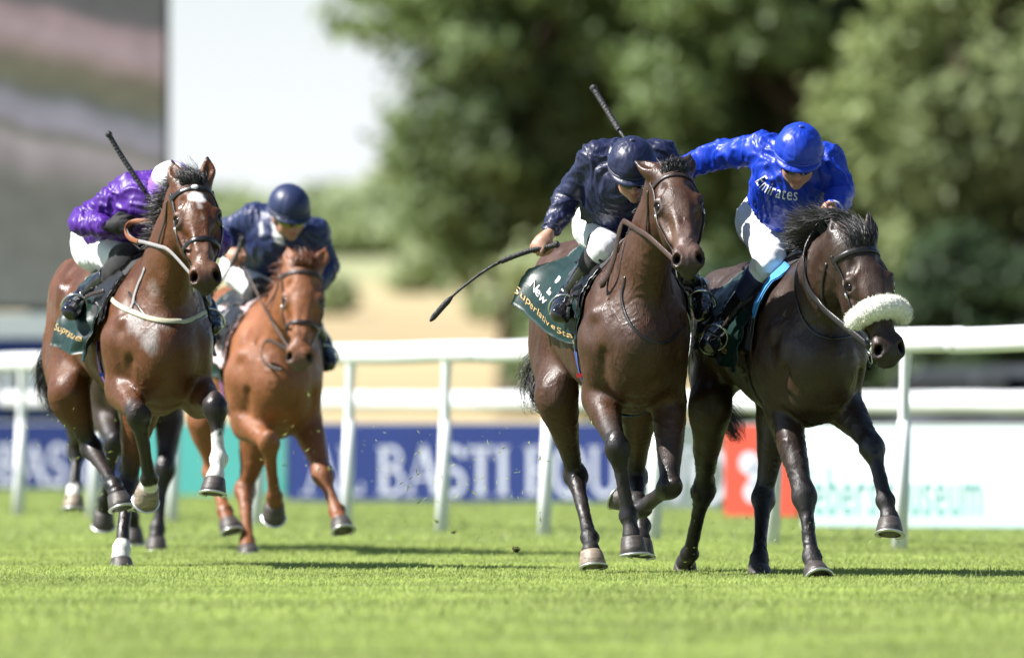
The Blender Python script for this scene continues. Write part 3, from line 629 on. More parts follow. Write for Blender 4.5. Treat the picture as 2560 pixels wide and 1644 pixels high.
# ------------------------------------------------------------------ racehorses
def coat_mat(name, rough=0.40, bump=0.35):
    m, t, b = new_mat(name); N, L = t.nodes, t.links
    at = N.new('ShaderNodeAttribute'); at.attribute_name = 'Col'; tc = N.new('ShaderNodeTexCoord')
    no = N.new('ShaderNodeTexNoise'); no.inputs['Scale'].default_value = 9; no.inputs['Detail'].default_value = 5; L.new(tc.outputs['Object'], no.inputs['Vector'])
    mr = N.new('ShaderNodeMapRange'); mr.inputs['To Min'].default_value = 0.70; mr.inputs['To Max'].default_value = 1.30; L.new(no.outputs['Fac'], mr.inputs['Value'])
    mu = N.new('ShaderNodeVectorMath'); mu.operation = 'SCALE'; L.new(at.outputs['Color'], mu.inputs[0]); L.new(mr.outputs[0], mu.inputs['Scale'])
    # fine hair grain stretched down the limbs, plus broad muscle unevenness
    mp = N.new('ShaderNodeMapping'); mp.inputs['Scale'].default_value = (170, 170, 45); L.new(tc.outputs['Object'], mp.inputs[0])
    n2 = N.new('ShaderNodeTexNoise'); n2.inputs['Scale'].default_value = 1.0; n2.inputs['Detail'].default_value = 3; L.new(mp.outputs[0], n2.inputs['Vector'])
    n3 = N.new('ShaderNodeTexNoise'); n3.inputs['Scale'].default_value = 14; n3.inputs['Detail'].default_value = 3; L.new(tc.outputs['Object'], n3.inputs['Vector'])
    m3 = N.new('ShaderNodeMapRange'); m3.inputs['From Min'].default_value = .3; m3.inputs['From Max'].default_value = .7; m3.inputs['To Min'].default_value = 0.75; m3.inputs['To Max'].default_value = 1.25; L.new(n2.outputs['Fac'], m3.inputs['Value'])
    mu2 = N.new('ShaderNodeVectorMath'); mu2.operation = 'SCALE'; L.new(mu.outputs[0], mu2.inputs[0]); L.new(m3.outputs[0], mu2.inputs['Scale']); L.new(mu2.outputs[0], b.inputs['Base Color'])
    b1 = N.new('ShaderNodeBump'); b1.inputs['Strength'].default_value = bump; b1.inputs['Distance'].default_value = 0.006; L.new(n2.outputs['Fac'], b1.inputs['Height'])
    b2 = N.new('ShaderNodeBump'); b2.inputs['Strength'].default_value = 0.12; b2.inputs['Distance'].default_value = 0.012; L.new(n3.outputs['Fac'], b2.inputs['Height'])
    L.new(b1.outputs[0], b2.inputs['Normal'])
    # veins under the skin and long muscle strands
    nv = N.new('ShaderNodeTexNoise'); nv.inputs['Scale'].default_value = 6.5; nv.inputs['Detail'].default_value = 2; nv.inputs['Distortion'].default_value = 1.2; L.new(tc.outputs['Object'], nv.inputs['Vector'])
    s1 = N.new('ShaderNodeMath'); s1.operation = 'SUBTRACT'; s1.inputs[1].default_value = .5; L.new(nv.outputs['Fac'], s1.inputs[0]); s2 = N.new('ShaderNodeMath'); s2.operation = 'ABSOLUTE'; L.new(s1.outputs[0], s2.inputs[0])
    mv = N.new('ShaderNodeMapRange'); mv.interpolation_type = 'SMOOTHSTEP'; mv.inputs['From Min'].default_value = 0; mv.inputs['From Max'].default_value = .035; mv.inputs['To Min'].default_value = 1; mv.inputs['To Max'].default_value = 0; L.new(s2.outputs[0], mv.inputs['Value'])
    nm = N.new('ShaderNodeTexNoise'); nm.inputs['Scale'].default_value = 2.6; L.new(tc.outputs['Object'], nm.inputs['Vector']); mm = N.new('ShaderNodeMapRange'); mm.inputs['From Min'].default_value = .48; mm.inputs['From Max'].default_value = .6; L.new(nm.outputs['Fac'], mm.inputs['Value'])
    mvm = N.new('ShaderNodeMath'); mvm.operation = 'MULTIPLY'; L.new(mv.outputs[0], mvm.inputs[0]); L.new(mm.outputs[0], mvm.inputs[1])
    b3 = N.new('ShaderNodeBump'); b3.inputs['Strength'].default_value = .22; b3.inputs['Distance'].default_value = .006; L.new(mvm.outputs[0], b3.inputs['Height']); L.new(b2.outputs[0], b3.inputs['Normal'])
    ms_ = N.new('ShaderNodeMapping'); ms_.inputs['Rotation'].default_value = (.5, .2, 0); ms_.inputs['Scale'].default_value = (16, 16, 4.5); L.new(tc.outputs['Object'], ms_.inputs[0]); n5 = N.new('ShaderNodeTexNoise'); n5.inputs['Scale'].default_value = 1; n5.inputs['Detail'].default_value = 2; L.new(ms_.outputs[0], n5.inputs['Vector'])
    b4 = N.new('ShaderNodeBump'); b4.inputs['Strength'].default_value = .35; b4.inputs['Distance'].default_value = .012; L.new(n5.outputs['Fac'], b4.inputs['Height']); L.new(b3.outputs[0], b4.inputs['Normal']); L.new(b4.outputs[0], b.inputs['Normal'])
    r2 = N.new('ShaderNodeMapRange'); r2.inputs['From Min'].default_value = .35; r2.inputs['From Max'].default_value = .65; r2.inputs['To Min'].default_value = rough - 0.06; r2.inputs['To Max'].default_value = rough + 0.24; L.new(no.outputs['Fac'], r2.inputs['Value']); L.new(r2.outputs[0], b.inputs['Roughness'])
    b.inputs['Specular IOR Level'].default_value = 0.46; b.inputs['Sheen Weight'].default_value = 0.0; b.inputs['Sheen Roughness'].default_value = 0.4
    return m
M_hoof = pmat('hoof_horn', (0.065, 0.055, 0.050), 0.42, var=0.35, scale=14, bump=0.3, bscale=90, stretch=(1, 1, 5))
M_hoof_pale = pmat('hoof_horn_pale', (0.25, 0.20, 0.15), 0.45, var=0.4, scale=14, bump=0.3, bscale=90, stretch=(1, 1, 5))
M_shoe = pmat('shoe_aluminium', (0.72, 0.73, 0.74), 0.35, 0.85, var=0.1)
M_hair = pmat('horse_hair_black', (0.040, 0.038, 0.039), 0.5, spec=0.5, var=0.5, scale=40)
M_hair_ch = pmat('horse_hair_chestnut', (0.16, 0.055, 0.02), 0.42, spec=0.5, var=0.4, scale=40)
M_eye = pmat('horse_eye', (0.006, 0.004, 0.003), 0.12, spec=0.35)
def hair_strand(mb, pts, w, side):
    """thin tapering ribbon"""
    p = np.asarray(pts, float); m = len(p); t = np.gradient(p, axis=0); s = np.cross(t, side); s /= np.maximum(np.linalg.norm(s, axis=1, keepdims=True), 1e-9)
    ww = w * np.linspace(1.0, 0.25, m)[:, None]
    mb.add(np.vstack([p - s * ww, p + s * ww]), [[i, i + 1, m + i + 1, m + i] for i in range(m - 1)])

class Horse:
    def __init__(s, cfg):
        s.c = cfg; s.D0 = cfg['D']; s.rng = np.random.RandomState(cfg.get('seed', 1))
        j = s.j; st = cfg['trunk']; T = [np.append(j(x, y, d), [hh, hw / hh]) for x, y, d, hw, hh in st]
        s.T = np.array(T); s.fwd = nrm((s.T[1, :3] - s.T[-2, :3]) * [1, 1, 0]); s.lat = np.cross(s.fwd, [0, 0, 1])   # lat points to the horse's right (screen left)
        if s.lat[0] > 0: s.lat = -s.lat
        s.up = V(0, 0, 1)
        pts = [j(*p[:3]) for leg in cfg['legs'] for p in leg['j']] + [t[:3] for t in T] + [j(*cfg['poll']), j(*cfg['muzzle'])]
        pts = np.array(pts); f = Field(pts.min(0) - [.34, .30, .16], pts.max(0) + [.34, .30, .42], cfg.get('vox', 0.008)); s.f = f
        s.col_pts = []
        s.body(); s.neck_head()
        s.hoofs = []
        for leg in cfg['legs']: s.leg(leg)
        s.finish()
    def j(s, px, py, d): return P(px, py, s.D0 + d)
    # -- trunk
    def body(s):
        f, T, lat, fw, up = s.f, s.T, s.lat, s.fwd, s.up
        A = lambda t, la, zz: s.at(t, la * (.87 if t < .4 else 1.0), zz)          # racehorses are narrow in front
        T = T.copy(); T[:3, 4] *= [.92, .90, .93]
        f.tube(T, k=0.05, u=lat, sub=3)
                # withers, croup, back muscles, belly tuck, ribs, buttocks
        wi = s.top(0.24); cr = s.top(0.74); lo = s.top(0.5)
        f.seg(wi - up * .05, lo - up * .075, .075, .06, .10); f.seg(lo - up * .08, cr - up * .085, .09, .13, .09)
        for q in (-1, 1):
            f.ell(A(0.80, q * .13, .13), (.12, .20, .15), np.stack([lat, fw, up], 1), .08)          # croup halves
            f.ell(A(0.93, q * .13, .0), (.11, .12, .20), np.stack([lat, fw, up], 1), .07)           # buttocks
            f.ell(A(0.06, q * .11, .03), (.105, .10, .17), np.stack([lat, fw, up], 1), .035)        # breast muscles
            f.ell(A(0.05, q * .075, -.13), (.075, .08, .10), np.stack([lat, fw, up], 1), .03)
            f.ell(A(0.20, q * .162, .02), (.085, .13, .26), np.stack([lat, fw, up], 1), .06)         # shoulder blade
            f.ell(A(0.29, q * .175, -.08), (.075, .11, .17), np.stack([lat, fw, up], 1), .05)        # triceps
            f.ell(A(0.66, q * .235, .12), (.045, .07, .06), np.stack([lat, fw, up], 1), .06)        # hip point
        for q in (-1, 1):
            f.seg(A(.30, q * .268, .22), A(.36, q * .285, -.14), .020, .026, .05, op='sub'); f.seg(A(.15, q * .205, .34), A(.05, q * .240, .10), .014, .010, .05, op='sub')
            f.seg(A(.0, q * .195, -.04), A(.10, q * .235, -.26), .012, .018, .05, op='sub'); f.seg(A(.58, q * .30, .05), A(.64, q * .30, -.22), .03, .04, .06, op='sub')
            f.seg(A(.10, q * .200, .12), A(.20, q * .212, -.02), .045, .055, .05); f.seg(A(.24, q * .205, .16), A(.28, q * .22, -.02), .03, .04, .04)
        f.seg(A(0.0, 0, .16), A(0.03, 0, -.16), .016, .012, .05, op='sub')                       # groove between breast muscles
        f.seg(A(0.92, 0, .12), A(1.02, 0, -.2), .02, .03, .05, op='sub')
    def at(s, t, la, zz):
        """point on the trunk: t 0 breast .. 1 rump, lateral metres, height above the trunk centre line"""
        k = t * (len(s.T) - 1); i = int(np.clip(np.floor(k), 0, len(s.T) - 2)); w = k - i
        c = s.T[i, :3] * (1 - w) + s.T[i + 1, :3] * w; return c + s.lat * la + s.up * zz
    def top(s, t):
        k = t * (len(s.T) - 1); i = int(np.clip(np.floor(k), 0, len(s.T) - 2)); w = k - i
        c = s.T[i] * (1 - w) + s.T[i + 1] * w; return c[:3] + s.up * c[3]
    # -- neck and head
    def neck_head(s):
        f, c, j = s.f, s.c, s.j
        N = np.array([np.append(j(x, y, d), [rv, .93 * ru / rv]) for x, y, d, ru, rv in c['neck']]); s.N = N
        f.tube(N, k=0.09, u=s.lat, sub=4)
        poll, muz = j(*c['poll']), j(*c['muzzle']); y = nrm(muz - poll); s.hl = hl = c.get('head_len', 0.60) * 0.965; k_ = hl / 0.60
        z0 = V(*c.get('face', (0, -0.8, 0.6))); s.R = R = frame(y, z0); s.poll = poll; s.k_ = k_
        h = lambda x, yy, zz: poll + R @ (V(x * .96, yy, zz) * k_); s.h = h
        E = lambda p, r, k=.03, op='add', Rm=None: f.ell(h(*p), np.array(r) * k_ * [.96, 1, 1], R if Rm is None else Rm, k, op)
        S = lambda a, b, r0, r1, k=.02, u=None, asp=1.0, op='add': f.seg(h(*a), h(*b), r0 * k_, r1 * k_, k, None if u is None else R @ V(*u), asp, op)
        # neck muscles: crest, jugular groove, windpipe
        f.tube(np.hstack([N[:, :3] + np.cross(s.lat, nrm(N[-1, :3] - N[0, :3])) * 0, np.full((len(N), 1), .05)]), .05)
        for q in (-1, 1): f.tube(np.hstack([N[:, :3] + s.lat * q * (N[:, 3] * N[:, 4])[:, None] * 1.04 + nrm(V(0, -.7, -.35)) * (N[:, 3] * .45)[:, None], np.array([[.001], [.005], [.012], [.010]])]), .02, op='sub')
        E((0, .075, -.085), (.078, .11, .085), .04); E((0, .17, -.045), (.088, .13, .055), .03)                     # cranium, forehead
        f.tube([np.append(h(0, .16, -.105), [.115 * k_, .80]), np.append(h(0, .26, -.115), [.118 * k_, .70]), np.append(h(0, .36, -.095), [.088 * k_, .70]), np.append(h(0, .46, -.08), [.068 * k_, .76]), np.append(h(0, .535, -.078), [.066 * k_, .84])], .03, R[:, 0])
        f.tube([np.append(h(0, .14, -.058), [.055 * k_, 1.5]), np.append(h(0, .24, -.045), [.047 * k_, 1.62]), np.append(h(0, .34, -.045), [.042 * k_, 1.36]), np.append(h(0, .44, -.042), [.040 * k_, 1.15]), np.append(h(0, .52, -.048), [.040 * k_, 1.1])], .025, R[:, 0])
        for q in (-1, 1):
            E((q * .058, .225, -.175), (.042, .115, .105), .04)                                                # jowl
            S((q * .058, .150, -.022), (q * .094, .195, -.030), .020, .022, .025)                                # brow ridge
            S((q * .074, .125, -.010), (q * .088, .160, -.022), .024, .018, .025, op='sub')                       # hollow above the eye
            E((q * .080, .215, -.050), (.034, .050, .036), .025)                                                # orbit
            S((q * .088, .280, -.080), (q * .060, .40, -.078), .019, .013, .018)                                 # facial crest
            E((q * .104, .222, -.040), (.022, .026, .021), .007, 'sub')                                        # eye socket
            S((q * .086, .198, -.018), (q * .112, .200, -.048), .0095, .0090, .010); S((q * .090, .250, -.026), (q * .108, .246, -.054), .0075, .0075, .012)   # lids
            S((q * .082, .200, -.018), (q * .084, .240, -.020), .009, .008, .012)
            S((q * .034, .235, -.012), (q * .024, .42, -.012), .011, .010, .02); E((q * .072, .35, -.040), (.020, .05, .020), .03, 'sub')
            E((q * .042, .520, -.040), (.033, .045, .036), .02); E((q * .050, .552, -.052), (.030, .036, .042), .018)   # nostril wings
            f.ell(h(q * .056, .556, -.026), np.array([.021, .030, .024]) * k_, R @ rot_z(q * -0.35), .008, 'sub')
            f.seg(h(q * .045, .545, -.045), h(q * .034, .50, -.07), .015 * k_, .012 * k_, .008, op='sub')
            S((q * .050, .478, -.122), (q * .034, .56, -.132), .0055, .0055, .012, op='sub')                     # mouth corner
        E((0, .578, -.082), (.042, .034, .040), .022); E((0, .56, -.045), (.030, .03, .02), .03)                                                          # upper lip
        E((0, .535, -.142), (.036, .050, .028), .022); E((0, .50, -.150), (.032, .04, .026), .03)                  # lower lip and chin
        S((-.034, .572, -.130), (.034, .572, -.130), .0055, .0055, .012, op='sub')
        # ears
        ear = c['ears']
        for q, (ex, ez, lean, L_) in zip((1, -1), ear):
            b0 = h(q * .050, .018, -.060); tip = h(q * (.050 + ex), .018 - L_, -.060 + ez); mid = (b0 + tip) / 2 + R @ V(q * .014, -.01, 0)
            opn = nrm(R @ V(q * lean[0], 0, lean[1])); ax_ = nrm(tip - b0); wid_ = np.cross(ax_, opn)
            f.tube([np.append(b0, [.028 * k_, 1.15]), np.append(b0 * .6 + mid * .4, [.029 * k_, 1.30]), np.append(mid, [.025 * k_, 1.45]), np.append(mid * .4 + tip * .6, [.013 * k_, 1.35]), np.append(tip, [.0065, 1.0])], .02, wid_)
            f.tube([np.append(b0 * .75 + mid * .25 + opn * .024, [.011 * k_, 1.4]), np.append(mid + opn * .022, [.0135 * k_, 1.55]), np.append(mid * .5 + tip * .5 + opn * .013, [.007 * k_, 1.3])], .008, wid_, op='sub')
        # throat join
        f.seg(h(0, .12, -.17), N[-1, :3], .085, .10, .09, s.lat, .75)
    # -- legs
    def leg(s, L):
        f, j = s.f, s.j; p = [j(*q[:3]) for q in L['j']]; sc = L.get('sc', 1.0); fw, up, lat = s.fwd, s.up, s.lat
        if L['kind'] == 'fore':
            Sh, E, K, F, C, So = p
            f.seg(Sh, E, .125, .092, .06, lat, .68)
            ax_ = nrm(K - E); bk = nrm(-fw - ax_ * np.dot(-fw, ax_))
            f.tube([np.append(E + bk * .02, [.098, .80]), np.append(E * .7 + K * .3 + bk * .005, [.084, .84]), np.append(E * .38 + K * .62, [.060, .92]), np.append(E * .14 + K * .86, [.047, 1.0]), np.append(K, [.049, 1.0])], .04, lat)
            f.seg(E * .78 + K * .22 - bk * .035 + lat * .02 * L['q'], E * .30 + K * .70 - bk * .016 + lat * .012 * L['q'], .040, .024, .03)        # extensor
            f.seg(E * .8 + K * .2 + bk * .05, E * .35 + K * .65 + bk * .028, .042, .022, .03)                                                   # flexor
            s.lower(K, F, C, So, fw, .046, L)
        else:
            H, St, K, F, C, So = p
            f.seg(H, St, .20, .135, .09, lat, .62)
            f.seg(H - fw * .10 - up * .02, St * .55 + K * .45 - fw * .05, .135, .070, .08, lat, .60)            # hamstrings
            ax_ = nrm(K - St); bk = nrm(-fw - ax_ * np.dot(-fw, ax_))
            f.tube([np.append(St, [.118, .80]), np.append(St * .72 + K * .28, [.096, .78]), np.append(St * .42 + K * .58, [.066, .82]), np.append(St * .14 + K * .86, [.046, .90]), np.append(K, [.046, .98])], .05, lat)
            f.seg(St * .5 + K * .5 + bk * .05, K + bk * .062 - ax_ * .06, .030, .020, .02); f.seg(K + bk * .058 - ax_ * .065, K + bk * .034 + ax_ * .05, .022, .022, .022)     # tendon and point of hock
            s.lower(K, F, C, So, fw, .047, L)
        s.col_pts.append((L, p))
    def lower(s, K, F, C, So, fw, rk, L):
        f = s.f; ax_ = nrm(F - K); fold = L.get('back'); ref = -fw if fold is None else V(*fold)
        bk = nrm(ref - ax_ * np.dot(ref, ax_)); sd_ = np.cross(ax_, bk)
        f.ell(K - bk * .004, (.0485, .045, .080), np.stack([sd_, bk, ax_], 1), .03)
        f.ell(K - bk * .026 - ax_ * .016 , (.036, .016, .022), np.stack([sd_, bk, ax_], 1), .014); f.ell(K - bk * .022 + ax_ * .026, (.034, .016, .020), np.stack([sd_, bk, ax_], 1), .014)
        for q in (-1, 1): f.ell(K + sd_ * q * .040 + ax_ * .012, (.014, .022, .026), np.stack([sd_, bk, ax_], 1), .014)
        if L['kind'] == 'fore': f.seg(K + bk * .035 - ax_ * .03, K + bk * .030 + ax_ * .03, .020, .016, .02)
        f.tube([np.append(K, [.046]), np.append(K * .80 + F * .20, [.039]), np.append(K * .66 + F * .34, [.0325]), np.append(K * .45 + F * .55, [.030]), np.append(K * .18 + F * .82, [.0315]), np.append(F, [.035])], .022)
        f.tube([np.append(K * .82 + F * .18 + bk * .024, [.017]), np.append(K * .5 + F * .5 + bk * .027, [.0145]), np.append(K * .12 + F * .88 + bk * .026, [.019])], .012)        # tendons
        f.ell(F, (.0385, .038, .048), np.stack([sd_, bk, ax_], 1), .014); f.ell(F + bk * .028 + ax_ * .004, (.033, .022, .028), np.stack([sd_, bk, ax_], 1), .014)
        for q in (-1, 1): f.ell(F + sd_ * q * .030, (.015, .02, .022), np.stack([sd_, bk, ax_], 1), .01)
        n = nrm(So - C); toe = V(*L['toe']) if 'toe' in L else fw; toe = nrm(toe - n * np.dot(toe, n))
        f.tube([np.append(F, [.032]), np.append(F * .5 + C * .5, [.033]), np.append(C - n * .004, [.0445])], .02)
        f.ell(C - toe * .028 - n * .012, (.034, .034, .026), None, .02)
        s.hoofs.append((C - n * .002, n, toe, L))
    # -- mesh, colours, objects
    def finish(s):
        c, f = s.c, s.f; v, q = f.mesh(); base = np.array(c['coat']); col = np.tile(base, (len(v), 1)).astype(float)
        nz = fbm(v * 3.0 + c.get('seed', 1) * 3, 3)[:, None]; col *= 1 + 0.22 * nz
        if 'belly' in c:    # optional belly colour blended in towards the underside
            k = np.clip((s.T[:, 2].mean() - .20 - v[:, 2]) / .35, 0, 1)[:, None] * np.clip((v[:, 2:3] - .5) / .3, 0, 1); col += (np.array(c['belly']) - col) * k * 0.5
        dark = np.array(c.get('points', (0.012, 0.010, 0.010)))
        for L, p in s.col_pts:
            K, F, C, So = p[2:]
            up_ = p[1] * L.get('dk', 0.25) + K * (1 - L.get('dk', 0.25))
            if c.get('dark_legs', True):
                paint_capsule(col, v, up_, K, .07, .06, dark * 1.6, .8); paint_capsule(col, v, K * .92 + up_ * .08, F, .085, .04, dark, .92); paint_capsule(col, v, F, So, .10, .03, dark, .95)
            if 'sock' in L:
                t0 = L['sock']; a = K * (1 - t0) + F * t0 if t0 < 1 else F * (2 - t0) + C * (t0 - 1)
                nd = nrm(So - K); w_ = np.clip(((v - a) @ nrm(F - K)) / .02 + .5 + 1.5 * noise(v * 40), 0, 1) if t0 < 1 else np.clip(((v - a) @ nrm(C - F)) / .015 + .5 + 1.2 * noise(v * 40), 0, 1)
                dd = np.minimum(dist_seg(v, K, F), np.minimum(dist_seg(v, F, C), dist_seg(v, C, So))); w_ = w_ * (dd < .085)
                if t0 < 1: w_ = np.maximum(w_, (dist_seg(v, F, C) < .055) * 1.0)
                col += (np.array((.72, .70, .66)) - col) * w_[:, None]
        h = s.h
        ms = np.array(c.get('muzzle_col', (0.022, 0.018, 0.018)))
        paint_capsule(col, v, h(0, .575, -.09), h(0, .55, -.10), .075, .06, ms, .9)
        for q_ in (-1, 1):
            paint_capsule(col, v, h(q_ * .055, .553, -.036), h(q_ * .045, .54, -.05), .024, .02, ms * .6, .85)
            paint_capsule(col, v, h(q_ * .098, .220, -.044), h(q_ * .098, .226, -.044), .036, .03, ms, .8)
            ex = c['ears'][0 if q_ > 0 else 1]; tip = h(q_ * (.050 + ex[0]), .018 - ex[3], -.060 + ex[1])
            paint_capsule(col, v, tip, tip, .030, .04, dark, .9)
        for a, b, r, soft, cc, amt in c.get('marks', []): paint_capsule(col, v, h(*a), h(*b), r * s.k_, soft, cc, amt)
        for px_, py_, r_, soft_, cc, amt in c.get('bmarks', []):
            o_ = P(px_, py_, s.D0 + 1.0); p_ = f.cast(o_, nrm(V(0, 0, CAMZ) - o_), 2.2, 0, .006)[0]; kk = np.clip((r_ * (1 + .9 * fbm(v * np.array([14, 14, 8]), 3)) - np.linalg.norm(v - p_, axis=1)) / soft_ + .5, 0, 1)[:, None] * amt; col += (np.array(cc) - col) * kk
        # veins and sinew relief
        g = f.grad(v); rid = 1 - np.abs(noise(v * np.array([9, 9, 5.5]) + 3 * noise(v * 4)[:, None]))
        v = v + g * (0.0020 * fbm(v * 11, 2) + 0.0058 * np.clip(rid - 0.90, 0, .1) / .1 * np.clip(noise(v * 2.5) + .25, 0, 1))[:, None]
        hq = np.clip(1.25 - np.linalg.norm((v - s.at(.80, 0, .05)) / np.array([.42, .55, .45]), axis=1), 0, .5) * 2; v = v + g * (hq * (.0055 * noise(v * np.array([8, 8, 6]) + 2) + .003 * noise(v * 15)))[:, None]
        base_pt = np.array([s.T[2, 0], s.T[2, 1], 0]); s.root = root = empty('racehorse', tuple(base_pt)); tag(root, c['label'], 'horse', 'galloping racehorses')
        mesh_np('body', v, q, c['mat'], root, col=col.astype(np.float32))
        for q_ in (-1, 1):
            e = sphere_mesh(h(q_ * .0890, .222, -.044), np.array([.0255, .0265, .0255]) * s.k_, s.R, 18, 12); e.build('eye', M_eye, root)
        for C, n, toe, L in s.hoofs: s.hoof(C, n, toe, L, root)
        if c.get('mane', True): s.mane(root)
        if 'tail' in c: s.tail(root)
    def hoof(s, C, n, toe, L, root):
        sd_ = np.cross(n, toe); m = 26; a = np.arange(m) / m * 2 * math.pi; rings = []
        for t, rx, rf, rb, sh in ((-.10, .036, .036, .034, -.002), (0, .0475, .052, .044, 0), (.10, .0505, .055, .046, .003), (.55, .057, .062, .047, .014), (1.0, .0625, .068, .048, .024), (1.03, .060, .064, .046, .024)):
            ca, sa = np.cos(a), np.sin(a); rr = np.where(sa > 0, rf, rb); sq = 1 + 0.06 * np.abs(np.sin(2 * a)) * (sa < 0)
            rings.append(C + n * (t * .078) + np.outer(ca * rx * sq, sd_) + np.outer(sa * rr * sq + sh, toe))
        v = np.vstack(rings); i = np.arange(len(rings) - 1)[:, None] * m; k = np.arange(m)[None]; k2 = (k + 1) % m
        q = np.stack([i + k, i + m + k, i + m + k2, i + k2], -1).reshape(-1, 4)
        v = np.vstack([v, C + n * .074 + toe * .02]); cc = len(v) - 1; t = [[cc, (len(rings) - 1) * m + (x + 1) % m, (len(rings) - 1) * m + x] for x in range(m)]
        mb = MB(); mb.add(v, q, t); ho = mb.build('hoof', M_hoof_pale if L.get('pale') else M_hoof, root)
        aa = np.radians(np.linspace(-55, 235, 26)); mid = C + n * .083 + toe * .024; rr = np.where(np.sin(aa) > 0, .0665, .047)
        pts = mid + np.outer(np.cos(aa) * .0595, sd_) + np.outer(np.sin(aa) * rr, toe); ms = MB(); ms.tube(pts, .0095, 8, up=n, flat=0.62); ms.build('horseshoe', M_shoe, ho)
    def mane(s, root):
        c, f, r = s.c, s.f, s.rng; N = s.N; cfgm = c.get('mane_cfg', {}); hm = c.get('hair', M_hair)
        lenm, nst, lift = cfgm.get('len', .17), cfgm.get('n', 900), cfgm.get('lift', .5); sidev = cfgm.get('side', 0.6); wind = V(*cfgm.get('wind', (0, .6, .3)))
        P0 = np.vstack([spline(N[1:, :3], 8), s.h(0, .03, -.06)[None]]); ax_ = np.gradient(P0, axis=0); crest = nrm_rows(np.cross(np.cross(ax_, [0, 0, 1.0]), ax_)); crest *= np.sign(crest[:, 2:3] + 1e-6)
        surf = f.cast(P0, crest, .34, 0.0, .004); mb = MB(); lat = s.lat
        for _ in range(nst):
            t = r.rand() * (len(surf) - 1.01); i = int(t); w = t - i; p0 = surf[i] * (1 - w) + surf[i + 1] * w + lat * r.normal() * .012 - crest[i] * .006
            L_ = lenm * (.55 + .6 * r.rand()) * (0.65 + 0.35 * math.sin(3.0 * t / len(surf) + .2)); cl = noise(np.array([[t * .35, 3.1, c.get('seed', 1)]]))[0]; jit = r.normal(size=3) * .22
            d0 = nrm(crest[i] * lift + wind * .35 + lat * (sidev * (.4 + .6 * cl)) + jit * .5); d1 = nrm(wind + lat * (sidev + .5 * cl) + jit + V(0, 0, cfgm.get('fall', -.5)))
            pts = [p0, p0 + d0 * L_ * .35, p0 + d0 * L_ * .5 + d1 * L_ * .3, p0 + d0 * L_ * .52 + d1 * L_ * .65 + r.normal(size=3) * .01]
            hair_strand(mb, spline(pts, 2), .0012 + .0014 * r.rand(), r.normal(size=3))
        mb.build('mane', hm, root)
        # forelock
        fl = c.get('forelock', {}); mb = MB(); Lf = fl.get('len', .13); dv = fl.get('dir', (0, -.2, .6))
        nf = fl.get('n', 420); PF = f.snap(np.array([s.h(r.normal() * .024, .020 + .035 * r.rand(), -.008 - .02 * r.rand()) for _ in range(nf)]), -.004, 4)
        for _ in range(nf):
            p0 = PF[_]
            d0 = nrm(s.R @ (V(*dv) + r.normal(size=3) * .22)); d1 = nrm(s.R @ (V(*fl.get('dir2', (.3, -.3, -.2))) + r.normal(size=3) * .35)); L_ = Lf * (.5 + .7 * r.rand())
            hair_strand(mb, spline([p0, p0 + d0 * L_ * .4, p0 + d0 * L_ * .55 + d1 * L_ * .3, p0 + d0 * L_ * .6 + d1 * L_ * .65], 3), .0012 + .0012 * r.rand(), r.normal(size=3))
        mb.build('forelock', hm, root)
        mb = MB()                                     # chin whiskers
        for _ in range(70):
            p0 = s.h(r.normal() * .022, .53 + .03 * r.normal(), -.165); d = nrm(s.R @ V(r.normal() * .4, r.normal() * .4 + .1, -1)); hair_strand(mb, [p0, p0 + d * .015, p0 + d * (.03 + .02 * r.rand()) + r.normal(size=3) * .004], .0009, r.normal(size=3))
        mb.build('whiskers', hm, root)
    def tail(s, root):
        c, r = s.c, s.rng; pts = np.array([s.j(*p[:3]) for p in c['tail']]); wd = [p[3] for p in c['tail']]; mb = MB(); C = spline(np.hstack([pts, np.array(wd)[:, None]]), 5)
        for _ in range(c.get('tail_n', 900)):
            o = nrm(r.normal(size=3)) * r.rand() ** .5; e = .55 + .45 * r.rand(); m = max(4, int(len(C) * e)); cc = C[:m]
            wob = np.stack([noise(np.stack([np.linspace(0, 1.5, m), np.full(m, o[k] * 2.2 + k * 9), np.full(m, r.rand() * .8)], 1)) for k in range(3)], 1)
            p_ = cc[:, :3] + (o + wob * 1.1 * np.linspace(.2, 1.3, m)[:, None]) * cc[:, 3:4]; hair_strand(mb, p_, .0013 + .0014 * r.rand(), r.normal(size=3))
        mb.build('tail', c.get('hair', M_hair), root)
def rot_z(a): return np.array([[math.cos(a), -math.sin(a), 0], [math.sin(a), math.cos(a), 0], [0, 0, 1]])
def dist_seg(v, a, b):
    w = b - a; t = np.clip(((v - a) @ w) / max(w @ w, 1e-9), 0, 1); return np.linalg.norm(v - a - t[:, None] * w, axis=1)
def sphere_mesh(c, r, R, nu=16, nv=10):
    mb = MB(); th = np.linspace(0, math.pi, nv + 1)[1:-1]; ph = np.arange(nu) / nu * 2 * math.pi
    v = [V(0, 0, 1)] + [V(math.sin(t) * math.cos(p), math.sin(t) * math.sin(p), math.cos(t)) for t in th for p in ph] + [V(0, 0, -1)]
    v = np.asarray(c) + (np.array(v) * np.asarray(r)) @ np.asarray(R).T; n = len(v)
    q = [[1 + i * nu + k, 1 + (i + 1) * nu + k, 1 + (i + 1) * nu + (k + 1) % nu, 1 + i * nu + (k + 1) % nu] for i in range(nv - 2) for k in range(nu)]
    t = [[0, 1 + k, 1 + (k + 1) % nu] for k in range(nu)] + [[n - 1, n - 1 - nu + (k + 1) % nu, n - 1 - nu + k] for k in range(nu)]
    mb.add(v, q, t); return mb

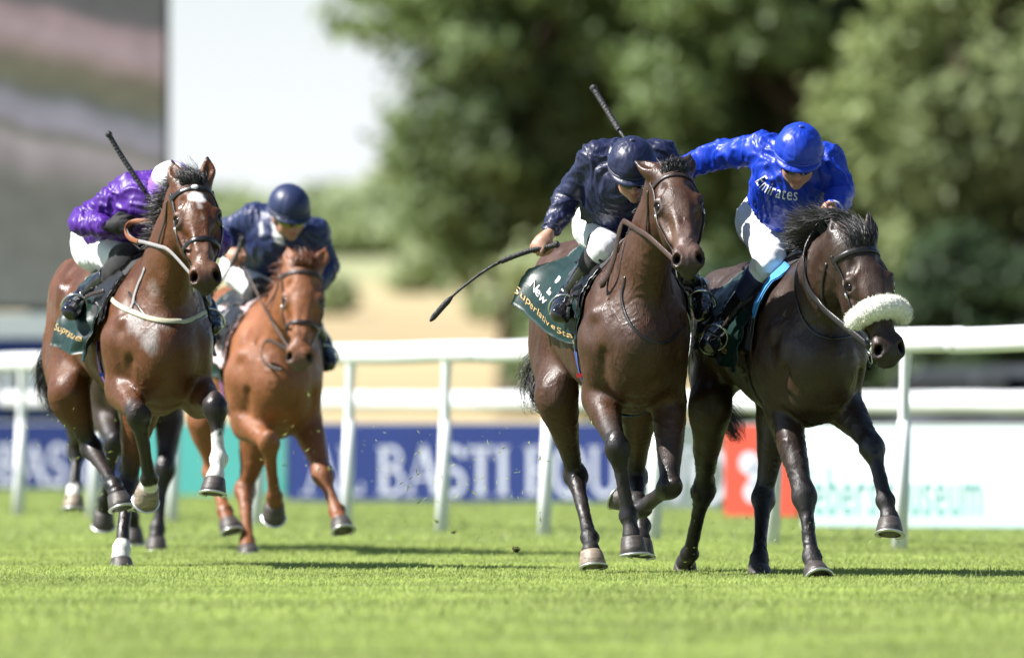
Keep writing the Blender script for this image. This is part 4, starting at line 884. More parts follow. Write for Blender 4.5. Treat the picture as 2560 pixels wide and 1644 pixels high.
M_coat3 = coat_mat('coat_dark_bay'); M_coat1 = coat_mat('coat_bright_bay', .36); M_coat2 = coat_mat('coat_chestnut', .42); M_coat4 = coat_mat('coat_brown_black', .38)
HORSES = {}
CFG3 = dict(D=51.2, seed=3, mat=M_coat3, coat=(.056, .0235, .0110), label='dark bay racehorse ridden by the navy rider with outstretched whip',
    trunk=[(1602, 862, .02, .16, .19), (1594, 850, .15, .22, .30), (1578, 838, .40, .24, .36), (1542, 822, .75, .255, .34), (1512, 797, 1.05, .26, .29), (1482, 765, 1.35, .265, .28), (1464, 768, 1.60, .235, .24), (1454, 790, 1.78, .14, .16)],
    neck=[(1590, 800, .32, .17, .29), (1606, 695, .10, .135, .215), (1636, 575, -.10, .105, .165), (1668, 470, -.26, .085, .125)],
    poll=(1683, 410, -.36), muzzle=(1724, 652, -.72), face=(0.0, -.78, .62), ears=[(.125, .0, (.0, .95), .105), (.045, -.01, (.7, .7), .125)],
    legs=[dict(kind='fore', q=1, j=[(1496, 850, .16), (1498, 985, .30), (1543, 1119, -.05), (1571, 1288, -.03), (1580, 1342, -.06), (1585, 1400, -.07)], dk=.3),
          dict(kind='fore', q=-1, j=[(1668, 850, .16), (1674, 1000, .30), (1674, 1216, .10), (1606, 1272, .34), (1582, 1252, .44), (1556, 1232, .47)], back=(-.3, .8, .6), toe=(-.5, .3, -.75), dk=.3),
          dict(kind='hind', q=1, j=[(1390, 850, 1.50), (1392, 990, 1.15), (1438, 1186, 1.36), (1474, 1344, 1.06), (1478, 1378, 1.00), (1481, 1416, .98)], pale=True, dk=.3),
          dict(kind='hind', q=-1, j=[(1548, 850, 1.50), (1600, 1000, 1.2), (1590, 1190, 1.5), (1604, 1312, 1.15), (1603, 1350, 1.08), (1600, 1392, 1.06)], dk=.3)],
    tail=[(1400, 810, 1.80, .03), (1372, 870, 1.95, .05), (1340, 930, 2.0, .085), (1352, 985, 1.98, .075), (1366, 1012, 1.94, .03)],
    mane_cfg=dict(len=.075, n=2000, lift=.5, side=.18, wind=(.05, .8, .0), fall=-.5), forelock=dict(len=.085, n=1100, dir=(-.1, -.75, .30), dir2=(-.5, -.6, -1.0)),
    marks=[((0, .19, 0), (0, .30, 0), .02, .05, (.13, .09, .075), .55), ((0, .42, 0), (0, .50, -.02), .045, .05, (.16, .10, .085), .55), ((-.06, .33, -.05), (-.05, .42, -.05), .04, .06, (.10, .05, .03), .5), ((.06, .33, -.05), (.05, .42, -.05), .04, .06, (.12, .065, .04), .5)])
if want('h3'): HORSES[3] = Horse(CFG3)

CFG4 = dict(D=51.0, seed=4, mat=M_coat4, coat=(.033, .0170, .0105), label='very dark brown racehorse wearing a white sheepskin noseband at the right',
    trunk=[(2056, 905, .02, .17, .19), (2040, 890, .15, .235, .30), (2010, 868, .40, .25, .36), (1962, 850, .75, .265, .33), (1922, 830, 1.05, .265, .28), (1886, 822, 1.35, .27, .265), (1868, 832, 1.60, .235, .23), (1858, 850, 1.78, .14, .16)],
    neck=[(2030, 835, .32, .175, .29), (2046, 745, .12, .145, .225), (2078, 675, -.10, .12, .18), (2120, 622, -.24, .095, .14)],
    poll=(2150, 592, -.32), muzzle=(2234, 884, -.58), face=(.22, -.90, .36), head_len=.63, ears=[(.045, .02, (.4, .9), .145), (.035, .02, (.4, .9), .15)],
    legs=[dict(kind='fore', q=1, j=[(1945, 900, .18), (1955, 1010, .30), (2010, 1238, .02), (2030, 1392, -.10), (2036, 1418, -.15), (2043, 1446, -.19)], dk=.45),
          dict(kind='fore', q=-1, j=[(2112, 880, .16), (2104, 1000, .22), (2180, 1116, -.15), (2214, 1250, -.28), (2224, 1298, -.32), (2221, 1358, -.36)], toe=(.05, -.92, -.3), dk=.45),
          dict(kind='hind', q=1, j=[(1792, 900, 1.50), (1775, 1020, 1.22), (1760, 1225, 1.60), (1724, 1384, 1.85), (1714, 1410, 1.92), (1711, 1432, 1.97)], toe=(.1, -.7, -.7), dk=.4),
          dict(kind='hind', q=-1, j=[(1952, 900, 1.50), (1946, 1030, 1.12), (1908, 1245, 1.10), (1898, 1395, .84), (1898, 1420, .82), (1899, 1440, .80)], dk=.4)],
    tail=[(1800, 860, 1.85, .03), (1770, 920, 2.0, .05), (1790, 1000, 2.1, .06), (1830, 1060, 2.1, .05), (1850, 1100, 2.1, .02)],
    mane_cfg=dict(len=.165, n=4200, lift=.65, side=.75, wind=(-.45, .55, .25), fall=-.1), forelock=dict(len=.11, n=1300, dir=(0, -.9, .25), dir2=(.2, -.9, -.8)),
    marks=[((.05, .19, -.02), (.07, .26, -.04), .04, .06, (.075, .035, .018), .6), ((-.05, .16, -.01), (-.04, .22, -.01), .03, .05, (.07, .035, .02), .5), ((0, .22, 0), (0, .30, 0), .015, .04, (.09, .07, .065), .5), ((.06, .36, -.1), (.05, .42, -.1), .05, .06, (.06, .03, .018), .5)])
CFG1 = dict(D=53.6, seed=5, mat=M_coat1, coat=(.098, .034, .0108), label='bright bay racehorse with a white star at the far left',
    trunk=[(412, 880, .02, .17, .20), (404, 868, .15, .235, .31), (382, 848, .40, .25, .365), (338, 828, .75, .26, .34), (302, 806, 1.05, .265, .29), (268, 790, 1.35, .27, .275), (250, 795, 1.60, .24, .24), (240, 815, 1.78, .14, .16)],
    neck=[(394, 810, .32, .17, .29), (414, 700, .10, .135, .215), (440, 590, -.10, .105, .165), (468, 500, -.24, .085, .125)],
    poll=(483, 440, -.34), muzzle=(516, 698, -.66), face=(.02, -.80, .60), head_len=.62, ears=[(.040, .01, (.25, .95), .150), (.034, .01, (.25, .95), .155)],
    legs=[dict(kind='fore', q=1, j=[(300, 850, .16), (305, 965, .22), (347, 1040, -.14), (374, 1196, .06), (372, 1216, .13), (364, 1240, .19)], toe=(.0, -.45, -.9), dk=.15, sock=1.1, pale=True),
          dict(kind='fore', q=-1, j=[(484, 860, .16), (496, 985, .20), (538, 1018, -.17), (547, 1146, -.22), (537, 1196, -.27), (531, 1258, -.30)], toe=(-.1, -.9, -.35), dk=.18, sock=.52),
          dict(kind='hind', q=1, j=[(172, 880, 1.50), (172, 985, 1.18), (228, 1120, 1.22), (284, 1212, .88), (294, 1236, .82), (302, 1270, .80)], dk=.3),
          dict(kind='hind', q=-1, j=[(330, 880, 1.50), (352, 1010, 1.15), (320, 1212, 1.22), (304, 1372, 1.02), (303, 1396, 1.0), (303, 1416, .99)], dk=.25, sock=.98)],
    tail=[(190, 830, 1.82, .03), (140, 870, 2.0, .05), (118, 930, 2.1, .06), (130, 990, 2.12, .055), (150, 1050, 2.1, .02)],
    mane_cfg=dict(len=.13, n=2000, lift=.6, side=.55, wind=(-.2, .7, .2), fall=-.3), forelock=dict(len=.10, n=1300, dir=(.15, -.75, .32), dir2=(.4, -.5, -.9)),
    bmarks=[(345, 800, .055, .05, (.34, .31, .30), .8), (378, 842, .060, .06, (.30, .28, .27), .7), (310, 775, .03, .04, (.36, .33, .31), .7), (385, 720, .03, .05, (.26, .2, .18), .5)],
    marks=[((.006, .125, 0), (-.018, .135, 0), .030, .014, (.74, .73, .72), 1.0), ((.0, .13, 0), (-.012, .19, 0), .016, .012, (.72, .71, .70), .95), ((-.012, .19, 0), (-.018, .25, 0), .009, .012, (.66, .62, .60), .8), ((0, .42, 0), (0, .50, -.02), .045, .05, (.20, .11, .075), .6), ((0, .30, 0), (0, .33, 0), .03, .06, (.075, .026, .010), .4)])
CFG2 = dict(D=59.3, seed=6, vox=.010, mat=M_coat2, coat=(.205, .073, .025), points=(.16, .055, .018), dark_legs=False, hair=M_hair_ch, muzzle_col=(.10, .075, .065), label='chestnut racehorse ridden by the helmeted rider with reflective goggles',
    trunk=[(700, 960, .02, .17, .20), (694, 945, .15, .235, .31), (676, 925, .40, .25, .365), (640, 905, .75, .26, .34), (614, 880, 1.05, .265, .29), (590, 862, 1.35, .27, .275), (576, 868, 1.60, .24, .24), (570, 885, 1.78, .14, .16)],
    neck=[(690, 895, .32, .17, .29), (706, 830, .10, .135, .215), (728, 755, -.10, .11, .165), (750, 695, -.24, .085, .125)],
    poll=(762, 652, -.32), muzzle=(746, 920, -.56), face=(-.02, -.88, .45), ears=[(.055, -.01, (.3, .9), .125), (.06, -.01, (.3, .9), .13)],
    legs=[dict(kind='fore', q=1, j=[(606, 940, .16), (612, 1050, .24), (672, 1106, -.10), (686, 1240, .10), (687, 1258, .16), (684, 1284, .22)], toe=(0, -.4, -.9)),
          dict(kind='fore', q=-1, j=[(760, 945, .16), (768, 1055, .24), (806, 1186, -.02), (842, 1276, -.14), (850, 1300, -.20), (857, 1334, -.24)]),
          dict(kind='hind', q=1, j=[(520, 950, 1.50), (515, 1050, 1.2), (532, 1180, 1.3), (562, 1276, 1.0), (570, 1300, .95), (579, 1334, .92)]),
          dict(kind='hind', q=-1, j=[(650, 950, 1.50), (648, 1090, 1.12), (612, 1226, 1.18), (618, 1350, .88), (619, 1368, .84), (620, 1386, .82)])],
    tail=[(560, 890, 1.85, .03), (540, 950, 2.0, .05), (530, 1010, 2.1, .06), (540, 1060, 2.1, .04)], tail_n=300,
    mane_cfg=dict(len=.10, n=900, lift=.5, side=.4, wind=(0, .7, .2), fall=-.4), forelock=dict(len=.09, n=800, dir=(0, -.7, .30), dir2=(.1, -.5, -.9)),
    marks=[((0, .17, 0), (0, .19, 0), .012, .02, (.5, .42, .38), .6)])
CFG5 = dict(D=61.4, seed=7, vox=.016, mat=M_coat4, coat=(.035, .020, .014), label='dark racehorse hidden behind the bright bay, only its legs showing',
    trunk=[(340, 940, .02, .17, .20), (336, 925, .15, .235, .31), (326, 905, .40, .25, .365), (306, 890, .75, .26, .34), (290, 870, 1.05, .265, .29), (276, 850, 1.35, .27, .275), (268, 855, 1.60, .24, .24), (264, 875, 1.78, .14, .16)],
    neck=[(336, 880, .32, .17, .29), (350, 800, .10, .135, .215), (366, 740, -.10, .105, .165), (382, 690, -.24, .085, .125)],
    poll=(390, 660, -.34), muzzle=(402, 880, -.60), face=(.05, -.85, .5), ears=[(.03, -.03, (.3, .9), .12), (.03, -.03, (.3, .9), .12)], mane=True, mane_cfg=dict(n=300), forelock=dict(n=200),
    legs=[dict(kind='fore', q=1, j=[(258, 930, .16), (262, 1030, .26), (284, 1110, -.02), (264, 1250, .16), (260, 1276, .22), (258, 1310, .26)], toe=(0, -.4, -.9)),
          dict(kind='fore', q=-1, j=[(420, 930, .16), (425, 1040, .24), (412, 1170, .05), (394, 1320, .0), (391, 1345, -.02), (390, 1372, -.03)]),
          dict(kind='hind', q=1, j=[(215, 930, 1.50), (205, 1040, 1.2), (192, 1120, 1.4), (186, 1220, 1.25), (184, 1240, 1.22), (183, 1278, 1.2)], sock=1.0, pale=True),
          dict(kind='hind', q=-1, j=[(330, 930, 1.50), (330, 1060, 1.2), (320, 1170, 1.5), (330, 1290, 1.6), (332, 1320, 1.62), (333, 1350, 1.63)])],
    tail=[(262, 890, 1.85, .03), (258, 950, 2.0, .05), (256, 1010, 2.1, .05)], tail_n=200)
for k_, cf in ((4, CFG4), (1, CFG1), (2, CFG2), (5, CFG5)):
    if want('h%d' % k_): HORSES[k_] = Horse(cf)
# ------------------------------------------------------------------ riders
def col_mat(name, rough=0.4, spec=0.5, sheen=0.0, coat=0.0, bump=0.0, bscale=120, sss=0.0, crease=0.0):
    m, t, b = new_mat(name); N, L = t.nodes, t.links
    at = N.new('ShaderNodeAttribute'); at.attribute_name = 'Col'; tc = N.new('ShaderNodeTexCoord')
    no = N.new('ShaderNodeTexNoise'); no.inputs['Scale'].default_value = 25; L.new(tc.outputs['Object'], no.inputs['Vector'])
    mr = N.new('ShaderNodeMapRange'); mr.inputs['To Min'].default_value = 0.88; mr.inputs['To Max'].default_value = 1.12; L.new(no.outputs['Fac'], mr.inputs['Value'])
    mu = N.new('ShaderNodeVectorMath'); mu.operation = 'SCALE'; L.new(at.outputs['Color'], mu.inputs[0]); L.new(mr.outputs[0], mu.inputs['Scale']); L.new(mu.outputs[0], b.inputs['Base Color'])
    b.inputs['Roughness'].default_value = rough; b.inputs['Specular IOR Level'].default_value = spec; b.inputs['Sheen Weight'].default_value = sheen; b.inputs['Coat Weight'].default_value = coat; b.inputs['Coat Roughness'].default_value = 0.05
    if sss: b.inputs['Subsurface Weight'].default_value = sss; b.inputs['Subsurface Radius'].default_value = (.012, .004, .002)
    if crease:            # sharp little creases of thin cloth
        mp = N.new('ShaderNodeMapping'); mp.inputs['Rotation'].default_value = (.5, .3, .6); mp.inputs['Scale'].default_value = (11, 11, 4.0); L.new(tc.outputs['Object'], mp.inputs[0])
        hs = []
        for sc_, rot in ((1.0, 0), (1.9, 1)):
            n3 = N.new('ShaderNodeTexNoise'); n3.inputs['Scale'].default_value = sc_; n3.inputs['Detail'].default_value = 1.5; n3.inputs['Distortion'].default_value = 0.9; L.new(mp.outputs[0], n3.inputs['Vector'])
            a1 = N.new('ShaderNodeMath'); a1.operation = 'SUBTRACT'; a1.inputs[1].default_value = .5; L.new(n3.outputs['Fac'], a1.inputs[0]); a2 = N.new('ShaderNodeMath'); a2.operation = 'ABSOLUTE'; L.new(a1.outputs[0], a2.inputs[0]); hs.append(a2)
        ad = N.new('ShaderNodeMath'); ad.operation = 'MULTIPLY_ADD'; ad.inputs[1].default_value = .6; L.new(hs[1].outputs[0], ad.inputs[0]); L.new(hs[0].outputs[0], ad.inputs[2])
        bp = N.new('ShaderNodeBump'); bp.invert = True; bp.inputs['Strength'].default_value = crease; bp.inputs['Distance'].default_value = .055; L.new(ad.outputs[0], bp.inputs['Height']); L.new(bp.outputs[0], b.inputs['Normal'])
    if bump:
        n2 = N.new('ShaderNodeTexNoise'); n2.inputs['Scale'].default_value = bscale; n2.inputs['Detail'].default_value = 3; L.new(tc.outputs['Object'], n2.inputs['Vector'])
        bp = N.new('ShaderNodeBump'); bp.inputs['Strength'].default_value = bump; bp.inputs['Distance'].default_value = .004; L.new(n2.outputs['Fac'], bp.inputs['Height']); L.new(bp.outputs[0], b.inputs['Normal'])
    return m
M_skin = col_mat('skin', .48, .4, sss=.15, bump=.1); M_silk = col_mat('silk', .43, .45, sheen=.0, crease=.26); M_breech = col_mat('breeches_cloth', .6, .3, sheen=.2, bump=.15)
M_boot = pmat('boot_patent', (.012, .012, .014), .12, spec=.6, var=.3, coat=.6, bump=.05); M_gait = pmat('boot_suede', (.018, .018, .019), .75, spec=.25, var=.2, sheen=.2, bump=.1)
M_gbr = pmat('boot_brown_leather', (.045, .022, .016), .35, var=.25, bump=.1); M_gnavy = pmat('sock_navy', (.014, .018, .085), .6, var=.15, bump=.1)
M_glove = pmat('glove_black', (.016, .016, .017), .7, spec=.3, var=.25, bump=.2); M_lens = pmat('goggle_dark', (.01, .01, .012), .08, spec=.8, coat=.6); M_lens2 = pmat('goggle_yellow_mirror', (.22, .23, .05), .07, .9, var=.3, scale=20)
M_strap = pmat('goggle_strap', (.02, .02, .02), .6); M_sock = M_gnavy
M_whip = pmat('whip_black_binding', (.02, .02, .022), .45, spec=.5, var=.3, bump=.5, bscale=160); M_whip_g = pmat('whip_grip_rubber', (.03, .03, .032), .6, var=.3, bump=.6, bscale=90)
M_cap = col_mat('cap_silk', .42, .45, crease=.12)
SKIN = np.array((.42, .235, .165))
class Rider:
    def __init__(s, c):
        s.c = c; s.D0 = c['D']; j = {k: P(p[0], p[1], s.D0 + p[2]) for k, p in c['j'].items()}; s.j = j; s.rng = np.random.RandomState(c.get('seed', 1))
        pts = np.array(list(j.values())); s.lo, s.hi = pts.min(0) - .22, pts.max(0) + .22
        s.face = nrm(c['face']); s.R = frame(s.face, c['up']); s.hc = j['head']
        s.root = empty('person', (j['pelvis'][0], j['pelvis'][1], 0)); tag(s.root, c['label'], 'person', 'jockeys')
        s.make_body(); s.jacket(); s.breeches(); s.boots(); s.cap(); s.goggles()
    def hp(s, x, y, z): return s.hc + s.R @ V(x, y, z)
    def torso(s, f, infl, full=True, k=.05):
        j = s.j; w = nrm(j['rsh'] - j['lsh']); sp = spline(np.array([np.append(j['pelvis'], [.125 + infl, 1.25]), np.append(j['waist'], [.115 + infl * 1.3, 1.22]), np.append(j['chest'], [.130 + infl, 1.20]), np.append(j['neck'] * .55 + j['chest'] * .45, [.095 + infl, 1.30])]), 4)
        sp = sp if full else sp[3:]
        f.tube(sp, k, w, sub=1)
        for a in ('rsh', 'lsh'): f.seg(j['neck'] * .45 + j['chest'] * .55, j[a], .085 + infl, .062 + infl, .06)
        f.seg(j['chest'] * .6 + j['waist'] * .4, (j['rsh'] + j['lsh']) / 2, .10 + infl, .08 + infl, .07, w, 1.25)
    def arm(s, f, a, infl, to=1.0, k=.03):
        j = s.j; S, E, W = j[a + 'sh'], j[a + 'el'], j[a + 'wr']; e2 = E * (1 - to) + W * to if to <= 1 else W
        f.tube([np.append(S, [.060 + infl]), np.append(S * .6 + E * .4, [.050 + infl]), np.append(S * .12 + E * .88, [.042 + infl]), np.append(E * .9 + W * .1, [.042 + infl]), np.append(E * .6 + W * .4, [.038 + infl]), np.append(E * (1 - to) + W * to, [.027 + infl * .9])], k)
    def leg(s, f, a, infl, part='all', k=.04):
        j = s.j; H, K, A, T = j[a + 'hip'], j[a + 'kn'], j[a + 'an'], j[a + 'to']
        if part in ('all', 'thigh'): f.tube([np.append(H, [.098 + infl]), np.append(H * .6 + K * .4, [.082 + infl]), np.append(H * .2 + K * .8, [.064 + infl]), np.append(K, [.058 + infl])], k)
        if part in ('all', 'shin'): f.tube([np.append(K, [.056 + infl]), np.append(K * .7 + A * .3, [.055 + infl]), np.append(K * .35 + A * .65, [.045 + infl]), np.append(A, [.037 + infl])], k)
        if part in ('all', 'shin', 'foot'):
            d = nrm(T - A); up_ = nrm(np.cross(np.cross(d, K - A), d)); f.seg(A - d * .045 - up_ * .045, A + up_ * 0 - up_ * .02, .034 + infl, .036 + infl, .02)
            f.tube([np.append(A - d * .03 - up_ * .045, [.034 + infl, 1.0]), np.append(A * .5 + T * .5 - up_ * .035, [.036 + infl, 1.12]), np.append(T - up_ * .03, [.029 + infl, 1.35])], .02, np.cross(d, up_))
    def hand(s, f, a, infl=0.0):
        j, c = s.j, s.c; W, H = j[a + 'wr'], j[a + 'ha']; g = nrm(c['grip'][a]); d = nrm(H - W); g = nrm(g - d * np.dot(g, d)); n = np.cross(g, d)
        if 'palm' in c and a in c['palm'] and np.dot(n, c['palm'][a]) < 0: n = -n        # n: palm side
        s_ = .0 + infl; f.seg(W, W * .4 + H * .6, .027 + s_, .026 + s_, .02); f.ell(W * .35 + H * .65, np.array([.042, .048, .018]) + s_, np.stack([g, d, n], 1), .018)
        for i, (o, L) in enumerate(((.031, .92), (.011, 1.0), (-.010, .95), (-.029, .8))):
            b0 = W * .12 + H * .88 + g * o; r = .0092 + s_
            p = [b0, b0 + d * .026 * L + n * .006, b0 + d * .036 * L + n * .026 * L, b0 + d * .018 * L + n * .042 * L, b0 - d * .004 + n * .036 * L]
            f.tube(np.hstack([np.array(p), np.array([[.0105 + s_], [r], [r], [r * .95], [r * .85]])]), .006, sub=2)
        t0 = W * .55 + H * .45 + g * .03 + n * .006
        f.tube(np.hstack([np.array([t0, t0 + g * .020 + d * .014 + n * .016, t0 + g * .012 + d * .036 + n * .034, t0 - g * .004 + d * .044 + n * .040]), np.array([[.014 + s_], [.0115 + s_], [.010 + s_], [.009 + s_]])]), .010, sub=2)
        s.c.setdefault('gripc', {})[a] = W * .12 + H * .88 + d * .016 + n * .022
    def make_body(s):
        c, j, R, hp = s.c, s.j, s.R, s.hp; f = Field(s.lo, s.hi, c.get('vox', .0072)); s.bf = f; E = lambda p, r, k=.012, op='add', Rm=None: f.ell(hp(*p), r, R if Rm is None else Rm, k, op)
        s.torso(f, -.012)
        for a in 'rl': s.arm(f, a, -.006); s.leg(f, a, -.010); s.hand(f, a)
        f.seg(j['neck'], hp(0, -.02, -.06), .060, .052, .03); E((0, -.012, .012), (.076, .094, .092), .02); E((0, .03, -.03), (.064, .066, .075), .03)
        E((0, .045, -.072), (.048, .045, .040), .025); E((0, .074, -.104), (.021, .020, .017), .02)
        for q in (-1, 1):
            E((q * .036, .062, -.035), (.028, .026, .026), .02); E((q * .031, .094, .002), (.019, .016, .014), .012, 'sub'); E((q * .030, .083, .001), (.015, .014, .013), .005)
            E((q * .0125, .103, -.040), (.009, .012, .0085), .008); E((q * .007, .114, -.047), (.004, .005, .004), .004, 'sub'); f.seg(hp(q * .012, .098, .016), hp(q * .042, .084, .015), .009, .009, .012)
            E((q * .076, -.008, -.026), (.010, .020, .030), .010); f.seg(hp(q * .045, .03, -.075), hp(q * .058, -.01, -.04), .018, .018, .02)
        f.tube([np.append(hp(0, .088, .010), [.010]), np.append(hp(0, .102, -.018), [.0105]), np.append(hp(0, .116, -.036), [.0125])], .012); E((0, .118, -.038), (.012, .012, .010), .008)
        E((0, .093, -.066), (.023, .012, .0065), .006); E((0, .091, -.079), (.020, .011, .0065), .006); f.seg(hp(-.021, .099, -.0725), hp(.021, .099, -.0725), .0025, .0025, .004, op='sub')
        v, q = f.mesh(); col = np.tile(SKIN, (len(v), 1)); col *= 1 + .10 * fbm(v * 22, 2)[:, None]
        paint_capsule(col, v, hp(-.018, .10, -.0725), hp(.018, .10, -.0725), .011, .01, (.34, .13, .11), .75); paint_capsule(col, v, hp(0, .115, -.035), hp(0, .118, -.04), .02, .03, (.46, .20, .15), .5)
        for q_ in (-1, 1): paint_capsule(col, v, hp(q_ * .04, .07, -.035), hp(q_ * .04, .07, -.035), .025, .03, (.46, .20, .15), .5); paint_capsule(col, v, hp(q_ * .045, .07, -.085), hp(q_ * .02, .085, -.10), .02, .03, (.30, .19, .15), .3)
        hair = ((v - hp(0, 0, 0)) @ R); m = (hair[:, 1] < .035) & (hair[:, 2] > -.055) & (hair[:, 1] + hair[:, 2] * .3 < .03) & (np.linalg.norm(hair, axis=1) < .13) & (np.abs(hair[:, 0]) < .076); col[m] = (.05, .032, .022)
        mesh_np('body', v, q, M_skin, s.root, col=col.astype(np.float32))
    def folds(s, v, g, amp, fr=16, seed=0):
        w = np.stack([noise(v * 4 + 31 * k + seed) for k in range(3)], 1); fd = nrm(s.c.get('fdir', (.55, .25, -.8))); p = (v - np.outer(v @ fd, fd) * .66) * fr + w * 1.9
        r1 = np.clip(1 - 1.7 * np.abs(noise(p + seed)), 0, 1) ** 2; r2 = np.clip(1 - 1.7 * np.abs(noise(p[:, [1, 2, 0]] * 1.6 + 9 + seed)), 0, 1) ** 2; big = noise(v * 7 + seed)
        return v + g * (amp * (r1 * 1.35 + r2 * .7 + .9 * big - .4))[:, None]
    def jacket(s):
        c, j = s.c, s.j; cv = c.get('cvox', .008); f = Field(s.lo, s.hi, cv); s.jf = f; s.torso(f, .016)
        f.seg(j['waist'], j['pelvis'] * .55 + j['waist'] * .45, .135, .135, .05, nrm(j['rsh'] - j['lsh']), 1.2)
        for a in 'rl': s.arm(f, a, .016, c.get('cuff', {}).get(a, .93))
        f.seg(j['neck'], j['neck'] * .75 + s.hp(0, -.02, -.06) * .25, .066, .060, .02)
        # cut below the waist so that the breeches show
        ax_ = nrm(j['pelvis'] - j['chest']); cutp = j['pelvis'] * c.get('hem', .45) + j['waist'] * (1 - c.get('hem', .45)); sl = tuple(slice(0, n) for n in f.n); X, Y, Z = f._xyz(sl)
        near = np.sqrt((X - cutp[0]) ** 2 + (Y - cutp[1]) ** 2 + (Z - cutp[2]) ** 2) - .34
        pl = (X - cutp[0]) * ax_[0] + (Y - cutp[1]) * ax_[1] + (Z - cutp[2]) * ax_[2]; pl = pl + .012 * np.sin(X * 46 + Y * 31); d = np.maximum(pl, -.3)
        keep_arm = np.full(f.F.shape, 9., np.float32)
        g2 = Field(s.lo, s.hi, cv)
        for a in 'rl': s.arm(g2, a, .016, c.get('cuff', {}).get(a, .93))
        f.F = np.minimum(np.maximum(f.F, pl), g2.F); s.jf = f
        v, q = f.mesh(); g = f.grad(v); v = s.folds(v, g, c.get('fold', .0068), c.get('foldf', 15), c.get('seed', 1)); base = np.array(c['silk']); col = np.tile(base, (len(v), 1))
        for a, b, r, soft, cc in c.get('silk_marks', []): paint_capsule(col, v, P(a[0], a[1], s.D0 + a[2]), P(b[0], b[1], s.D0 + b[2]), r, soft, cc)
        col = col.astype(np.float32); s.jv, s.jg = v, g
        mesh_np('jacket', v, q, M_silk, s.root, col=col)
        for a in 'rl':        # cuff hems
            W, E = j[a + 'wr'], j[a + 'el']; t = c.get('cuff', {}).get(a, .93); p = E * (1 - t) + W * t; d = nrm(W - E); u = nrm(np.cross(d, [.3, .2, 1])); w = np.cross(d, u); an = np.arange(20) / 20 * 2 * math.pi
            mb = MB(); mb.tube(p + d * .004 + np.outer(np.cos(an) * .041, u) + np.outer(np.sin(an) * .041, w), .0055, 8, closed=True, up=d); o = mb.build('cuff', s.flat(c['silk'] if 'cuffc' not in c else c['cuffc'], 'cuff'), s.root)
    def flat(s, c, nm): return pmat('rider_%s_cloth' % nm, c, .5, var=.1, sheen=.2)
    def breeches(s):
        c, j = s.c, s.j; f = Field(s.lo, s.hi, c.get('cvox', .007) + .003); w = nrm(j['rsh'] - j['lsh'])
        f.tube([np.append(j['waist'] * 1.15 - j['pelvis'] * .15, [.112, 1.18]), np.append(j['waist'] * .4 + j['pelvis'] * .6, [.120, 1.2]), np.append(j['pelvis'], [.128, 1.28])], .05, w)
        for a in 'rl':
            H, K, A = j[a + 'hip'], j[a + 'kn'], j[a + 'an']; s.leg(f, a, .010, 'thigh'); t2 = c.get('gait_top', -.06) + .10
            if t2 > .1: f.seg(K, K * (1 - t2) + A * t2, .066, .060, .03)
            f.ell(H - (K - H) * .05, (.115, .115, .11), None, .06)
        v, q = f.mesh(); g = f.grad(v); v = s.folds(v, g, .0042, 17, c.get('seed', 1) + 40); col = np.tile(np.array((.80, .81, .83)), (len(v), 1)).astype(np.float32)
        s.brf = f; mesh_np('breeches', v, q, M_breech, s.root, col=col)
    def boots(s):
        c, j = s.c, s.j; t = c.get('boot_top', .36); t2 = c.get('gait_top', -.06)
        for a in 'rl':
            K, A = j[a + 'kn'], j[a + 'an']; f = Field(np.minimum(np.minimum(K, A), j[a + 'to']) - .16, np.maximum(np.maximum(K, A), j[a + 'to']) + .16, .009)
            s.leg(f, a, .006, 'shin'); X, Y, Z = f._xyz(tuple(slice(0, n) for n in f.n)); d = nrm(A - K); p = K * (1 - t) + A * t
            f.F = np.maximum(f.F, -((X - p[0]) * d[0] + (Y - p[1]) * d[1] + (Z - p[2]) * d[2])); v, q = f.mesh(); g = f.grad(v); sh = (v - A) @ d
            v = v + g * (.0035 * np.sin(sh * 120 + 4 * noise(v * 14)) * np.exp(-(sh / .05) ** 2) + .003 * noise(v * 16))[:, None]; mesh_np('boot', v, q, M_boot, s.root)
            f2 = Field(np.minimum(K, A) - .16, np.maximum(K, A) + .16, .009); H = j[a + 'hip']
            f2.tube([np.append(K * .80 + H * .20, [.080]), np.append(K, [.077]), np.append(K * .7 + A * .3, [.068]), np.append(K * .45 + A * .55, [.0575])], .03)
            X, Y, Z = f2._xyz(tuple(slice(0, n) for n in f2.n)); p1 = K * (1 + t2) - H * t2; dh = nrm(K - H); dh = d if t2 > .1 else dh; p1 = (K * (1 - t2) + A * t2) if t2 > .1 else p1; f2.F = np.maximum(f2.F, -((X - p1[0]) * dh[0] + (Y - p1[1]) * dh[1] + (Z - p1[2]) * dh[2])); p3 = p + d * .03
            f2.F = np.maximum(f2.F, (X - p3[0]) * d[0] + (Y - p3[1]) * d[1] + (Z - p3[2]) * d[2]); v, q = f2.mesh()
            if len(v): mesh_np('gaiter', v + f2.grad(v) * (.003 * noise(v * 20))[:, None], q, c.get('gaiter', M_gait), s.root)
        if 'glove' in c:
            for a in c['glove']:
                W = j[a + 'wr']; f = Field(np.minimum(W, j[a + 'ha']) - .14, np.maximum(W, j[a + 'ha']) + .14, .0055); s.hand(f, a, .0035); E = j[a + 'el']; f.seg(W * .9 + E * .1, W, .034, .033, .01); v, q = f.mesh(); mesh_np('glove', v, q, c.get('glove_mat', M_glove), s.root)
